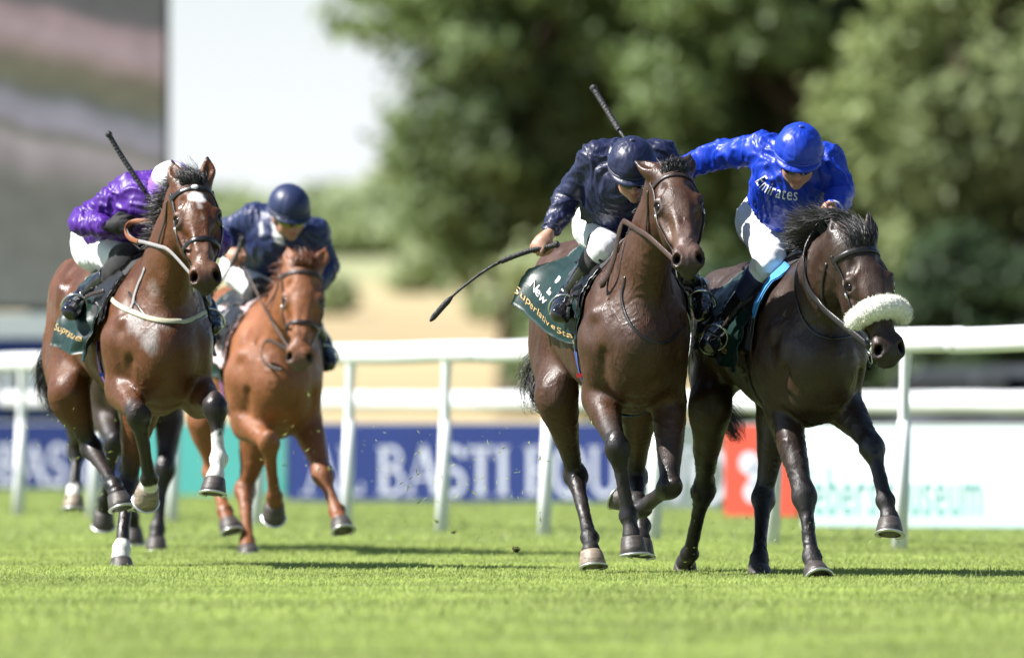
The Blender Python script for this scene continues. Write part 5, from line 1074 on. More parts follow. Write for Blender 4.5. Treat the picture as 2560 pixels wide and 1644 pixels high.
    def cap(s):
        c = s.c; nu, nv = 64, 26; th = np.linspace(0.02, 1.0, nv); ph = np.arange(nu) / nu * 2 * math.pi; rows = []; cols = []; ck = c['cap']; plain = c.get('plain_helmet')
        rx, ry, rz = .108, .128, .112
        for t in th:
            a = t * math.pi * .545; wr = 0 if plain else .0075 * np.sin(ph * 13 + 2) * math.exp(-((t - .12) / .16) ** 2) + .0016 * np.sin(ph * 5 + t * 9) * (t > .3)
            seam = -.0034 * np.exp(-((np.mod(ph + math.pi / 4 * 0, math.pi / 2) - math.pi / 4) / .05) ** 2); rr = 1 + (wr + seam) / .11
            z = rz * math.cos(a) ; e = math.sin(a)
            rows.append(np.stack([np.cos(ph) * e * rx * rr, np.sin(ph) * e * ry * rr - .006, np.full(nu, z) + .030], 1)); cols.append(np.array([ck(t, p) for p in ph]))
        v = np.vstack(rows + [np.array([[0, -.006, rz + .030]])]); cl = np.vstack(cols + [cols[0][:1]])
        i = np.arange(nv - 1)[:, None] * nu; k = np.arange(nu)[None]; k2 = (k + 1) % nu; q = np.stack([i + k, i + nu + k, i + nu + k2, i + k2], -1).reshape(-1, 4); t_ = np.array([[nv * nu, x, (x + 1) % nu] for x in range(nu)])
        if not plain: v = v + (nrm_rows(v) * (.0060 * (1 - 2.2 * np.abs(noise(v * np.array([18, 18, 45]) + c.get('seed', 1)))) * np.clip((.085 - v[:, 2]) / .05, 0.3, 1))[:, None])
        v = s.hc + (v + V(0, 0, .016)) @ s.R.T
        o = mesh_np('cap', v, [q, t_], M_cap if not plain else col_mat('helmet_shell', .42, .4), s.root, col=cl.astype(np.float32))
        pk = []; n = 25                                # peak
        for u, dz in ((.97, .016), (1.08, .013), (1.16, .007), (1.21, .000)):
            a = np.radians(np.linspace(18, 162, n)); sq = np.sin(np.linspace(0, math.pi, n)) ** .6; uu = 1 + (u - 1) * sq if u > 1 else np.full(n, u)
            pk.append(np.stack([np.cos(a) * rx * 1.0 * uu, np.sin(a) * ry * 1.0 * uu - .006, np.full(n, .012 + dz)], 1))
        top = np.vstack(pk); bot = top - [0, 0, .004]; m = len(top); i = np.arange(3)[:, None] * n + np.arange(n - 1)[None]; qq = np.stack([i, i + 1, i + n + 1, i + n], -1).reshape(-1, 4)
        edge = [[(3 * n) + x, (3 * n) + x + 1, m + 3 * n + x + 1, m + 3 * n + x] for x in range(n - 1)] + [[x * n, (x + 1) * n, m + (x + 1) * n, m + x * n] for x in range(3)] + [[x * n + n - 1, m + x * n + n - 1, m + (x + 1) * n + n - 1, (x + 1) * n + n - 1] for x in range(3)]
        vv = s.hc + np.vstack([top, bot]) @ s.R.T; pc = np.tile(np.array(c.get('peakc', ck(.9, math.pi / 2))), (2 * m, 1)).astype(np.float32)
        mesh_np('peak', vv, [np.vstack([qq, qq[:, ::-1] + m, np.array(edge)])], M_silk, o, col=pc)
        if not plain: sphere_mesh(s.hp(0, -.006, rz + .048), (.012, .012, .007), s.R, 12, 8).build('button', s.flat(ck(.1, .3), 'button'), o)
        an = np.arange(48) / 48 * 2 * math.pi; mb = MB(); mb.tube(s.hc + np.stack([np.cos(an) * .1095, np.sin(an) * .1295 - .006, np.full(48, .030)], 1) @ s.R.T, .0042, 8, closed=True, up=s.R[:, 2], flat=1.8); mb.build('rim', s.flat(c.get('peakc', ck(.9, 1.5)), 'rim'), o)
        if c.get('chinstrap', True):
            p = [s.hp(.078, .0, .0), s.hp(.071, .02, -.055), s.hp(.035, .05, -.108), s.hp(0, .056, -.117), s.hp(-.035, .05, -.108), s.hp(-.071, .02, -.055), s.hp(-.078, 0, 0)]; mb = MB(); mb.tube(spline(p, 5), .004, 6); mb.build('chin_strap', M_strap, o)
    def goggles(s):
        c = s.c; f = s.bf; n, m = 41, 7; a = np.radians(np.linspace(22, 158, n)); rows = []
        for z in np.linspace(-.020, .022, m):
            zz = z + (-.012 * np.exp(-((np.cos(a) / .9) ** 2) / .5) * (z < 0)); o = s.hc + np.outer(zz, s.R[:, 2]) + s.R[:, 1] * -.01; d = np.outer(np.cos(a), s.R[:, 0]) + np.outer(np.sin(a), s.R[:, 1])
            notch = np.exp(-(np.cos(a) / .10) ** 2) * (z < -.004); p = o + d * (np.array([.082 + .040 * math.sin(x) ** 2 for x in a]) + .0)[:, None] + np.outer(notch * .020, s.R[:, 2]); rows.append(p)
        v = np.vstack(rows); cen = s.hc; nin = nrm_rows(v - cen); v2 = v - nin * .006; i = np.arange(m - 1)[:, None] * n + np.arange(n - 1)[None]; q = np.stack([i, i + 1, i + n + 1, i + n], -1).reshape(-1, 4); M_ = len(v)
        ed = [[x, x + 1, M_ + x + 1, M_ + x] for x in range(n - 1)] + [[(m - 1) * n + x, M_ + (m - 1) * n + x, M_ + (m - 1) * n + x + 1, (m - 1) * n + x + 1] for x in range(n - 1)]
        root = mesh_np('goggles', np.vstack([v, v2]), np.vstack([q, q[:, ::-1] + M_, np.array(ed)]), c.get('lens', M_lens), s.root)
        an = np.radians(np.linspace(158, 382, 30)); p = s.hc + np.outer(np.cos(an) * .088, s.R[:, 0]) + np.outer(np.sin(an) * .108 - .004, s.R[:, 1]) + s.R[:, 2] * .0; mb = MB(); mb.tube(p, .0035, 8, up=s.R[:, 2], flat=3.0); mb.build('strap', M_strap, root)
def whip(label, pts, D, r0=.0105, r1=.0045, flap=True, grip=0.35):
    """pts: (px,py,d) from the butt to the tip"""
    p = spline(np.array([P(x, y, D + d) for x, y, d in pts]), 8); L = np.concatenate([[0], np.cumsum(np.linalg.norm(np.diff(p, axis=0), axis=1))]); t = L / L[-1]
    root = empty('riding_whip', tuple(p[0])); tag(root, label, 'whip', 'riding whips'); k = max(3, int(np.searchsorted(t, grip))); e = int(np.searchsorted(t, .78))
    gp = p[:k + 1]; mb = MB(); rr = r0 * (1 + .06 * np.sin(np.arange(4 * k + 1) * 1.6)); gs = np.stack([np.interp(np.linspace(0, k, 4 * k + 1), np.arange(k + 1), gp[:, i]) for i in range(3)], 1); mb.tube(gs, rr, 10); mb.build('grip', M_whip_g, root)
    sphere_mesh(p[0], (r0 * 1.35,) * 3, np.eye(3), 12, 8).build('butt_cap', M_whip, root)
    mb = MB(); sh = p[k:e + 1]; mb.tube(sh, np.linspace(r0 * .62, r1, len(sh)), 8); mb.build('shaft', M_whip, root)
    mb = MB(); fl = p[e:]; mb.tube(fl, np.interp(np.linspace(0, 1, len(fl)), [0, .2, .8, 1], [r1 * 1.2, r1 * 2.6, r1 * 2.4, r1 * .8]), 10, up=(0, 1, 0), flat=.5); mb.build('flap', M_whip, root)
NAVY = (.012, .016, .052); BLUE = (.006, .038, .42); PURP = (.065, .011, .225)
C3 = dict(D=51.2, seed=3, label='jockey in dark navy silks and cap stretching his whip arm out', silk=NAVY, face=(.06, -.84, -.54), up=(-.03, -.54, .84), cap=lambda t, p: NAVY, hem=.0, fold=.0085, foldf=11, gait_top=.13,
    j=dict(head=(1582, 428, .12), neck=(1570, 428, .34), chest=(1560, 470, .44), waist=(1548, 528, .66), pelvis=(1538, 560, .84), rsh=(1492, 400, .40), lsh=(1650, 396, .42), rel=(1420, 489, .56), rwr=(1376, 580, .42), rha=(1345, 614, .38),
           lel=(1690, 490, .38), lwr=(1640, 592, .16), lha=(1626, 614, .08), rhip=(1502, 566, .84), rkn=(1512, 620, .40), ran=(1426, 730, .62), rto=(1408, 776, .44), lhip=(1580, 566, .84), lkn=(1648, 640, .40), lan=(1738, 712, .64), lto=(1748, 770, .46)),
    grip=dict(r=(.80, .0, .22), l=(.3, -.9, .2)), palm=dict(r=(.2, .6, -.8), l=(-.9, 0, -.3)), cuff=dict(r=.90, l=.93))
C4 = dict(D=51.0, seed=4, label='jockey in bright royal blue silks and cap with his right arm swung out', silk=BLUE, face=(-.05, -.84, -.54), up=(.06, -.54, .84), cap=lambda t, p: BLUE, hem=-.5, fold=.0095, foldf=9.5, gaiter=M_gnavy, gait_top=.22, boot_top=.52,
    j=dict(head=(1996, 394, .16), neck=(1990, 402, .34), chest=(1978, 462, .42), waist=(1956, 530, .64), pelvis=(1948, 560, .84), rsh=(1908, 378, .42), lsh=(2068, 408, .36), rel=(1800, 386, .64), rwr=(1692, 428, .84), rha=(1656, 438, .92),
           lel=(2104, 486, .26), lwr=(2080, 528, .02), lha=(2066, 540, -.06), rhip=(1908, 556, .84), rkn=(1926, 652, .40), ran=(1818, 800, .62), rto=(1778, 856, .46), lhip=(1992, 556, .84), lkn=(2048, 664, .40), lan=(2112, 800, .66), lto=(2126, 850, .5)),
    grip=dict(r=(-.5, .3, .8), l=(.3, -.9, .2)), palm=dict(l=(-.9, 0, -.3)), cuff=dict(r=.93, l=.90), cuffc=(.55, .60, .85))
C1 = dict(D=53.6, seed=5, label='jockey in purple silks crouched low behind the bay horse neck', silk=PURP, face=(.16, -.82, -.55), up=(.02, -.55, .83), cap=lambda t, p: (.78, .77, .80) if (t < .62 and math.cos(p) > -.2) or t < .28 else (.30, .14, .62), peakc=(.30, .14, .62), fold=.0095, foldf=11, gaiter=M_gait,
    j=dict(head=(430, 486, .22), neck=(398, 500, .40), chest=(372, 530, .48), waist=(302, 566, .74), pelvis=(262, 604, .92), rsh=(330, 474, .46), lsh=(462, 505, .42), rel=(196, 556, .56), rwr=(266, 566, .36), rha=(312, 560, .28),
           lel=(552, 612, .42), lwr=(455, 590, .20), lha=(425, 580, .12), rhip=(250, 620, .86), rkn=(322, 652, .42), ran=(214, 736, .64), rto=(186, 772, .48), lhip=(330, 620, .86), lkn=(430, 665, .42), lan=(512, 762, .66), lto=(524, 810, .5)),
    grip=dict(r=(.2, -.2, .9), l=(.2, -.5, .8)), palm=dict(r=(.3, .9, -.2)), glove=['r', 'l'], boot_top=.45, gait_top=.10 - .28)
C2 = dict(D=59.3, seed=6, vox=.008, cvox=.009, label='jockey in navy silks with pale piping, plain navy helmet and mirrored goggles', silk=(.018, .028, .090), face=(.34, -.82, -.46), up=(.10, -.46, .88), cap=lambda t, p: (.020, .030, .085), peakc=(.014, .02, .06), plain_helmet=True, fold=.007, foldf=10, lens=M_lens2, gaiter=M_gait, boot_top=.62,
    silk_marks=[((632, 508, .30), (648, 540, .30), .016, .008, (.62, .64, .68)), ((648, 540, .30), (652, 580, .28), .013, .006, (.62, .64, .68)), ((652, 580, .28), (630, 612, .28), .014, .006, (.58, .60, .64)), ((626, 610, .28), (652, 648, .28), .022, .008, (.50, .52, .55)), ((682, 552, .24), (706, 626, .22), .034, .01, (.74, .75, .77)), ((775, 600, .24), (766, 640, .24), .012, .006, (.6, .62, .64))],
    j=dict(head=(722, 534, .16), neck=(712, 574, .32), chest=(706, 606, .44), waist=(666, 640, .66), pelvis=(644, 664, .86), rsh=(640, 546, .42), lsh=(786, 584, .36), rel=(562, 576, .58), rwr=(572, 630, .38), rha=(590, 646, .32),
           lel=(822, 668, .36), lwr=(786, 722, .14), lha=(768, 738, .06), rhip=(612, 672, .86), rkn=(650, 732, .38), ran=(574, 790, .62), rto=(550, 838, .46), lhip=(688, 672, .86), lkn=(748, 756, .40), lan=(804, 850, .64), lto=(816, 900, .46)),
    grip=dict(r=(.35, 0, .9), l=(.3, -.9, .2)), palm=dict(r=(.6, -.5, -.3)))
C5 = dict(C2); C5.update(D=61.4, seed=9, vox=.012, cvox=.012, label='jockey hidden behind the purple rider on the dark far horse', silk=(.03, .10, .05), cap=lambda t, p: (.03, .10, .05), silk_marks=[], lens=M_lens, j={k: (x - 345, y + 25, d) for k, (x, y, d) in C2['j'].items()})
RIDERS = {}
for k_, cf in ((3, C3), (4, C4), (1, C1), (2, C2), (5, C5)):
    if want('r%d' % k_): RIDERS[k_] = Rider(cf)
if want('r3'): whip('long black whip bent downwards in the navy capped rider hand', [(1391, 611, .36), (1360, 620, .37), (1314, 630, .37), (1232, 664, .37), (1160, 715, .36), (1115, 757, .35), (1075, 803, .34)], 51.2, .0125, .0055, grip=.38)
if want('r4'): whip('black whip raised behind the navy capped rider head', [(1484, 221, 1.30), (1518, 277, 1.24), (1553, 333, 1.16), (1600, 395, 1.04), (1650, 440, .92), (1690, 480, .84)], 51.0, .0135, .006, grip=.32)
if want('r1'): whip('slim black whip pointing up beside the purple rider', [(272, 336, .22), (305, 392, .22), (345, 452, .21), (390, 522, .2), (420, 578, .14), (440, 610, .12)], 53.6, .0125, .007, grip=.5)
if want('r2'): whip('black whip in the hand of the rider with mirrored goggles', [(606, 598, .26), (590, 640, .28), (562, 690, .3), (534, 728, .32), (510, 760, .33)], 59.3, .012, .006, grip=.35)
# ------------------------------------------------------------------ tack: bridles, reins, saddles, cloths, girths, neck straps
M_leather = pmat('leather_black', (.018, .017, .017), .32, spec=.55, var=.25, bump=.1, bscale=200); M_leath_br = pmat('leather_brown', (.060, .034, .026), .42, var=.25, bump=.3, bscale=150)
M_leath_dk = pmat('leather_dark_brown', (.032, .021, .018), .4, var=.25, bump=.15, bscale=150); M_tan = pmat('leather_tan', (.24, .085, .035), .45, var=.2, bump=.15, bscale=150); M_grey_w = pmat('webbing_grey', (.27, .26, .26), .7, var=.12, bump=.3, bscale=220); M_cream = pmat('webbing_cream', (.48, .46, .33), .7, var=.1, bump=.3, bscale=220)
M_steel = pmat('steel', (.66, .67, .68), .18, .95, var=.1); M_fleece = pmat('sheepskin', (.86, .84, .76), .95, spec=.1, var=.10, scale=60, bump=.6, bscale=220, sheen=.5)
M_green = pmat('cloth_dark_green', (.0065, .026, .021), .42, spec=.45, var=.2, scale=12, bump=.12, bscale=180); M_pad = pmat('pad_black', (.03, .03, .032), .7, var=.2, bump=.2); M_padblue = pmat('pad_sky_blue', (.05, .26, .62), .6, var=.1)
M_gold = pmat('print_gold', (.50, .34, .13), .5, var=.1); M_print = pmat('print_white', (.82, .83, .82), .55, var=.04); M_padpink = pmat('pad_pale_edge', (.62, .48, .48), .6, var=.1)
M_tie = pmat('girth_purple', (.20, .09, .34), .6, var=.15, scale=30); M_tieb = pmat('clip_blue', (.05, .09, .55), .5); M_redc = pmat('clip_red', (.60, .03, .03), .45); M_wht = pmat('webbing_white', (.72, .72, .75), .65, var=.05); M_bluew = pmat('webbing_blue', (.05, .09, .30), .65)
class Tack:
    def __init__(s, hs, c): s.H = hs; s.c = c; s.f = hs.f; s.n = c['who']
    def px(s, x, y, off=.004):
        """point on the horse's front surface seen at pixel x, y"""
        o = P(x, y, s.H.D0 + 1.0); d = nrm(V(0, 0, CAMZ) - o); p = s.f.cast(o, d, 2.2, off, .006)[0]; return p
    def strap(s, pts, w, th, mat, name, root, up=None, closed=False, n=4, off=.004):
        p = spline(np.asarray(pts), n, closed); g = s.f.grad(p) if up is None else np.broadcast_to(np.asarray(up, float), p.shape); mb = MB(); mb.tube(p, w, 8, up=g, flat=th / w, closed=closed); return mb.build(name, mat, root)
    def ring(s, a, b, y, z0, n=24, off=.005):
        """points round the head at face height y from angle a to b (0 = face front)"""
        an = np.radians(np.linspace(a, b, n)); H = s.H; o = H.h(0, y, z0); d = np.outer(np.sin(an), H.R[:, 0]) + np.outer(np.cos(an), H.R[:, 2]); p = s.f.cast(np.tile(o, (n, 1)), d, .22, off, .003); r = np.linalg.norm(p - o, axis=1)
        for _ in range(8): r[1:-1] = np.maximum(r[1:-1], (r[:-2] + r[2:]) / 2 - .0004)
        return o + d * r[:, None]
    def bridle(s):
        c, H, f = s.c, s.H, s.f; h = H.h; mat = c.get('leather', M_leather); k = H.k_
        root = empty('bridle', tuple(H.poll)); tag(root, '%s on the %s' % (c.get('bridle_look', 'black leather bridle'), s.n), 'bridle', 'bridles')
        sw = c.get('strap_w', .010)
        s.strap(s.ring(-88, 88, .072, -.085), sw * 1.15, .0042, mat, 'browband', root)
        for q in (-1, 1):
            ys = np.linspace(.045, .47, 12); zs = np.linspace(-.105, -.118, 12); o = np.array([h(0, y, z) for y, z in zip(ys, zs)]); d = np.tile(nrm(H.R[:, 0] * q + H.R[:, 2] * .30), (12, 1)); p = f.cast(o, d, .2, .006, .003)
            ck = s.strap(p, sw * .95, .005, mat, 'cheekpiece', root); mb = MB(); m = p[5]; mb.tube([m - H.R[:, 1] * .014 + H.R[:, 0] * q * .004, m + H.R[:, 1] * .014 + H.R[:, 0] * q * .004], .0075, 8); mb.build('buckle', M_steel, ck)
            th = [f.cast(h(0, y, z), nrm(H.R[:, 0] * q + H.R[:, 2] * zz), .25, .005, .004)[0] for y, z, zz in ((.05, -.10, -.1), (.10, -.17, -.2), (.17, -.22, -.6))] ; s.strap(th + [f.cast(h(0, .20, -.2), -H.R[:, 2], .25, .004, .004)[0]], sw * .6, .003, mat, 'throatlash', root)
            bp = f.cast(h(0, .487, -.118), H.R[:, 0] * q, .2, .010, .003)[0]; an = np.arange(22) / 22 * 2 * math.pi; rp = bp + np.outer(np.cos(an) * .036, H.R[:, 1]) + np.outer(np.sin(an) * .036, H.R[:, 2]); mb = MB(); mb.tube(rp, .0048, 8, closed=True, up=H.R[:, 0]); br = mb.build('bit_ring', M_steel, root)
            mb = MB(); mb.tube(spline([bp + H.R[:, 2] * .02, bp - H.R[:, 0] * q * .02 + H.R[:, 1] * .012, h(q * .02, .51, -.125)], 4), .007, 8); mb.build('bit_mouthpiece', M_steel, br)
            mb = MB(); mb.tube([bp + H.R[:, 1] * .034 - H.R[:, 2] * .01, bp + H.R[:, 1] * .06 - H.R[:, 2] * .03, bp + H.R[:, 1] * .052 - H.R[:, 2] * .055], .0035, 6); mb.build('bit_loop', M_steel, br)
            s.bits = getattr(s, 'bits', {}); s.bits[q] = bp
        if c.get('noseband', True) and not c.get('fleece'):
            s.strap(s.ring(-175, 185, .36, -.10, 30)[:-1], sw * 1.1, .0045, mat, 'noseband', root, closed=True, n=2)
        if c.get('fleece'):
            p = s.ring(-92, 92, .375, -.085, 30, .034); r = np.interp(np.linspace(0, 1, len(p)), [0, .06, .5, .94, 1], [.032, .046, .053, .046, .032]); mb = MB(); mb.tube(p, r, 20, up=s.f.grad(p)); v = np.vstack(mb.v); cen = np.repeat(p, 20, 0)
            d = nrm_rows(v[:len(cen)] - cen); v[:len(cen)] += d * (.006 * noise(v[:len(cen)] * 45) + .004 * noise(v[:len(cen)] * 110))[:, None]; mb.v = [v]; fl = mb.build('sheepskin_noseband', M_fleece, root); mb = MB(); r_ = H.rng
            for _ in range(6500):
                i = r_.randint(len(cen)); p0 = v[i] + r_.normal(size=3) * .003; dd = nrm(d[i] + r_.normal(size=3) * .35); hair_strand(mb, [p0 - dd * .003, p0 + dd * .003, p0 + dd * .006 + r_.normal(size=3) * .001], .0009, r_.normal(size=3))
            mb.build('fleece', M_fleece, fl)
            s.strap(s.ring(95, 265, .385, -.10, 16), sw, .004, mat, 'noseband', root)
        if c.get('badge'): b = s.ring(-6, 6, .072, -.085, 3, .008)[1]; sphere_mesh(b, (.018, .012, .007), H.R, 12, 8).build('browband_badge', M_wht, root)
        for nm, pts, w, mt in c.get('reins', []):
            p = np.array([P(x, y, H.D0 + d) for x, y, d in pts]); p[0] = s.bits[-1] if nm == 'far' else (s.bits[1] if nm == 'near' else p[0])
            pp = spline(p, 8); ins = s.f.sample(pp) < .012; pp[ins] = s.f.snap(pp[ins], .012, 8) if ins.any() else pp[ins]
            for _ in range(2): pp[1:-1] = (pp[:-2] + pp[2:] + 2 * pp[1:-1]) / 4
            mb = MB(); t = np.gradient(pp, axis=0); up = nrm_rows(np.cross(t, [0, 0, 1.0]) + 1e-6); mb.tube(pp, w, 8, up=up, flat=.28); mb.build('rein', mt, root)
    def far_rein(s): pass
    def surf(s, t, ang, off):
        """point on the trunk at station t (0..1), angle in degrees from the top (positive = screen left side)"""
        H = s.H; k = np.clip(np.asarray(t, float), 0, 1) * (len(H.T) - 1); i = np.clip(np.floor(k).astype(int), 0, len(H.T) - 2); w = (k - i)[:, None]; o = H.T[i, :3] * (1 - w) + H.T[i + 1, :3] * w
        a = np.radians(ang)[:, None]; d = np.cos(a) * H.up + np.sin(a) * H.lat; p = s.tr.cast(o, d, .62, 0.0, .007); return p + nrm_rows(d + 0 * p) * np.asarray(off)[:, None]
    def trunk_field(s):
        H = s.H; f = Field(H.T[:, :3].min(0) - .42, H.T[:, :3].max(0) + .42, .016); o = H.f; H.f = f; H.body(); H.f = o
        for L, p in H.col_pts:
            if L['kind'] == 'hind': f.seg(p[0], p[1], .20, .135, .09, H.lat, .62)
            else: f.seg(p[0], p[1], .135, .095, .06, H.lat, .72)
        s.tr = f
    def panel(s, name, mat, root, t0, t1, amin, amax, off, nt=26, na=40, th=.006, wav=.010, flare=None, seed=0):
        """draped sheet with thickness: amin/amax functions of t; flare(t,a01) extra offset"""
        tt = np.linspace(0, 1, nt); aa = np.linspace(0, 1, na); T_, A_ = np.meshgrid(tt, aa, indexing='ij'); Tm = t0 + (t1 - t0) * T_.ravel(); lo = np.array([amin(x) for x in T_.ravel()]); hi = np.array([amax(x) for x in T_.ravel()]); ang = lo + (hi - lo) * A_.ravel()
        q3 = np.stack([T_.ravel() * 3.2, ang / 38, np.full(ang.shape, seed * 3.1)], 1); w = wav * (noise(q3) + .6 * (1 - 2 * np.abs(noise(q3 * 2.1 + 5)))) * np.clip((np.abs(ang) - 25) / 30, .15, 1)
        o = off + w + (np.array([flare(a, b) for a, b in zip(T_.ravel(), np.abs(ang))]) if flare else 0); o = np.maximum(o, .006); s.last = (t0, t1, amin, amax, off)
        p = s.surf(Tm, ang, o); g = p.reshape(nt, na, 3); nn = nrm_rows(np.cross(np.gradient(g, axis=0).reshape(-1, 3), np.gradient(g, axis=1).reshape(-1, 3))); cen = np.repeat(g.mean((0, 1))[None], len(p), 0)
        axis_o = s.surf_axis(Tm); nn *= np.sign((nn * (p - axis_o)).sum(1, keepdims=True)); pin = p - nn * th; N = len(p); i = np.arange(nt - 1)[:, None] * na + np.arange(na - 1)[None]; q = np.stack([i, i + 1, i + na + 1, i + na], -1).reshape(-1, 4)
        bd = list(range(na)) + [k * na + na - 1 for k in range(1, nt)] + [(nt - 1) * na + k for k in range(na - 2, -1, -1)] + [k * na for k in range(nt - 2, 0, -1)]; e = [[bd[k], bd[(k + 1) % len(bd)], N + bd[(k + 1) % len(bd)], N + bd[k]] for k in range(len(bd))]
        o_ = mesh_np(name, np.vstack([p, pin]), np.vstack([q, q[:, ::-1] + N, np.array(e)]), mat, root); s.grid = (g, tt, t0, t1); return o_, g
    def surf_axis(s, t):
        H = s.H; k = np.clip(t, 0, 1) * (len(H.T) - 1); i = np.clip(np.floor(k).astype(int), 0, len(H.T) - 2); w = (k - i)[:, None]; return H.T[i, :3] * (1 - w) + H.T[i + 1, :3] * w
    def print_on(s, g, verts2, tris, u0, v0, su, sv, mat, name, root, slope=0.0, lift=.004):
        """print flat lettering onto the cloth grid: u along the rows (front=0), v across; text x runs towards the front"""
        nt, na = g.shape[:2]; u = u0 - verts2[:, 0] * su; v = v0 - verts2[:, 1] * sv - slope * verts2[:, 0]; U = np.clip(u, 0, 1) * (nt - 1); W = np.clip(v, 0, 1) * (na - 1); i = np.clip(np.floor(U).astype(int), 0, nt - 2); k = np.clip(np.floor(W).astype(int), 0, na - 2); a = (U - i)[:, None]; b = (W - k)[:, None]
        p = g[i, k] * (1 - a) * (1 - b) + g[i + 1, k] * a * (1 - b) + g[i, k + 1] * (1 - a) * b + g[i + 1, k + 1] * a * b; du = g[i + 1, k] - g[i, k]; dv = g[i, k + 1] - g[i, k]; nn = nrm_rows(np.cross(du, dv)); out = np.sign((nn * (p - g.mean((0, 1)) + s.H.lat * .3)).sum(1, keepdims=True)); nn = nn * np.where((nn @ s.H.lat)[:, None] > 0, 1, -1)
        mb = MB(); mb.add(p + nn * lift, None, tris); mb.build(name, mat, root, smooth=False)
    def cloth_and_saddle(s):
        c, H = s.c, s.H; s.trunk_field(); cc = c['cloth']
        root = empty('saddle_cloth', tuple(H.top(.4))); tag(root, 'dark green number cloth with gold lettering on the %s' % s.n, 'saddle cloth', 'green saddle cloths')
        lo, hi = cc['low']      # lower edge angle at front, at rear
        am = lambda x: lo + (hi - lo) * x; fl = cc.get('flare', 0.0)
        _, g = s.panel('cloth', M_green, root, cc['t'][0], cc['t'][1], lambda x: -am(x) * .97, am, .016, 30, 64, wav=cc.get('wav', .010), flare=lambda t, a: fl * max(0, t) ** 2 * max(0, (a - 30) / 60) + cc.get('flow', 0) * max(0, (a - 55) / 50), seed=H.c.get('seed', 1))
        for txt, mt, u0, v0, su, sv, sl in cc.get('prints', []):
            xo = 0.0
            for ch in txt:
                if ch == ' ': xo += .26; continue
                v2, t2 = bfont_mesh(ch); w_ = v2[:, 0].max(); v2 = v2 + [xo, 0]; xo += w_ + .07; s.print_on(g, v2, t2, u0, v0, su, sv, mt, 'letter' if len(txt) > 1 else 'number', root, sl)
        root = empty('racing_saddle', tuple(H.top(.34))); tag(root, '%s on the %s' % (c.get('saddle_look', 'small black racing saddle'), s.n), 'saddle', 'racing saddles')
        s.panel('seat', M_leather, root, .27, .46, lambda x: -24 - 8 * x, lambda x: 24 + 8 * x, .050, 14, 16, .02, 0)
        s.panel('pad', c.get('pad', M_pad), root, .235, .47, lambda x: -(c.get('pad_low', 62)) , lambda x: c.get('pad_low', 62), .028, 16, 40, .008, .002, flare=c.get('pad_flare'))
        for q in (-1, 1):
            a0, a1 = (26, 74) if q > 0 else (-74, -26); s.panel('flap', M_leather, root, .235, .36, lambda x: a0 if q > 0 else a0 + 22 * x, lambda x: a1 - 22 * x if q > 0 else a1, .040, 14, 18, .006, .003)
        if 'top_pad' in c:
            for q in (-1, 1): s.panel('top_pad', c['top_pad'], root, .205, .27, (lambda x: 14.) if q > 0 else (lambda x: -60 + 12 * x), (lambda x: 60 - 12 * x) if q > 0 else (lambda x: -14.), .045, 10, 16, .008, .004)
        R = c['rider']
        for a in 'rl':
            A, T, K = R.j[a + 'an'], R.j[a + 'to'], R.j[a + 'kn']; d = nrm(T - A); up = nrm(np.cross(np.cross(d, K - A), d)); sd_ = np.cross(d, up); m = A * .45 + T * .55 - up * .035
            an = np.radians(np.linspace(-52, 232, 24)); rp = m + np.outer(np.cos(an) * .058, sd_) + np.outer(np.sin(an) * .070, up); mb = MB(); mb.tube(rp, .0062, 8, up=d); mb.tube([rp[0], rp[-1]], .009, 8, up=d, flat=.5); st = mb.build('stirrup', M_steel, root)
            tp = m + up * .072; q = 1 if a == 'r' else -1; att = s.surf(np.array([.30]), np.array([q * 45.0]), np.array([.05]))[0]; mb = MB(); mb.tube(spline([tp, tp * .5 + att * .5 + H.lat * q * .02, att], 5), .010, 8, up=H.lat, flat=.25); mb.build('stirrup_leather', M_leath_dk, root)
        gr = c.get('girth', {}); t = gr.get('t', .30); parts = gr.get('stripes', [(0, .034, M_pad)])
        an = np.linspace(cc['low'][0] - 12, 360 - cc['low'][0] + 12, 40)
        for dt, w, mt in parts:
            p = s.surf(np.full(40, t + dt), an, np.full(40, .010)); p = s.f.snap(p, .008 + (.002 if dt else 0), 4); mb = MB(); mb.tube(p, w, 8, up=s.f.grad(p), flat=.12); mb.build('girth', mt, root)
        if 'clip' in gr: x, y, mt = gr['clip']; p = s.px(x, y, .012); mb = MB(); mb.box(p, (.012, .012, .009)); mb.build('girth_clip', mt, root, smooth=False)
    def neck_straps(s):
        for lab, nm, cat, pts, w, mt in s.c.get('neck', []):
            p = np.array([s.px(x, y) for x, y in pts]); p = spline(p, 5)
            for _ in range(3): p[1:-1] = (p[:-2] + p[2:] + 2 * p[1:-1]) / 4; p = s.f.snap(p, .005, 3)
            root = empty(nm, tuple(p[0])); tag(root, lab, cat, 'neck straps'); mb = MB(); mb.tube(p, w, 8, up=s.f.grad(p), flat=.25); mb.build('strap', mt, root)
TK = {}
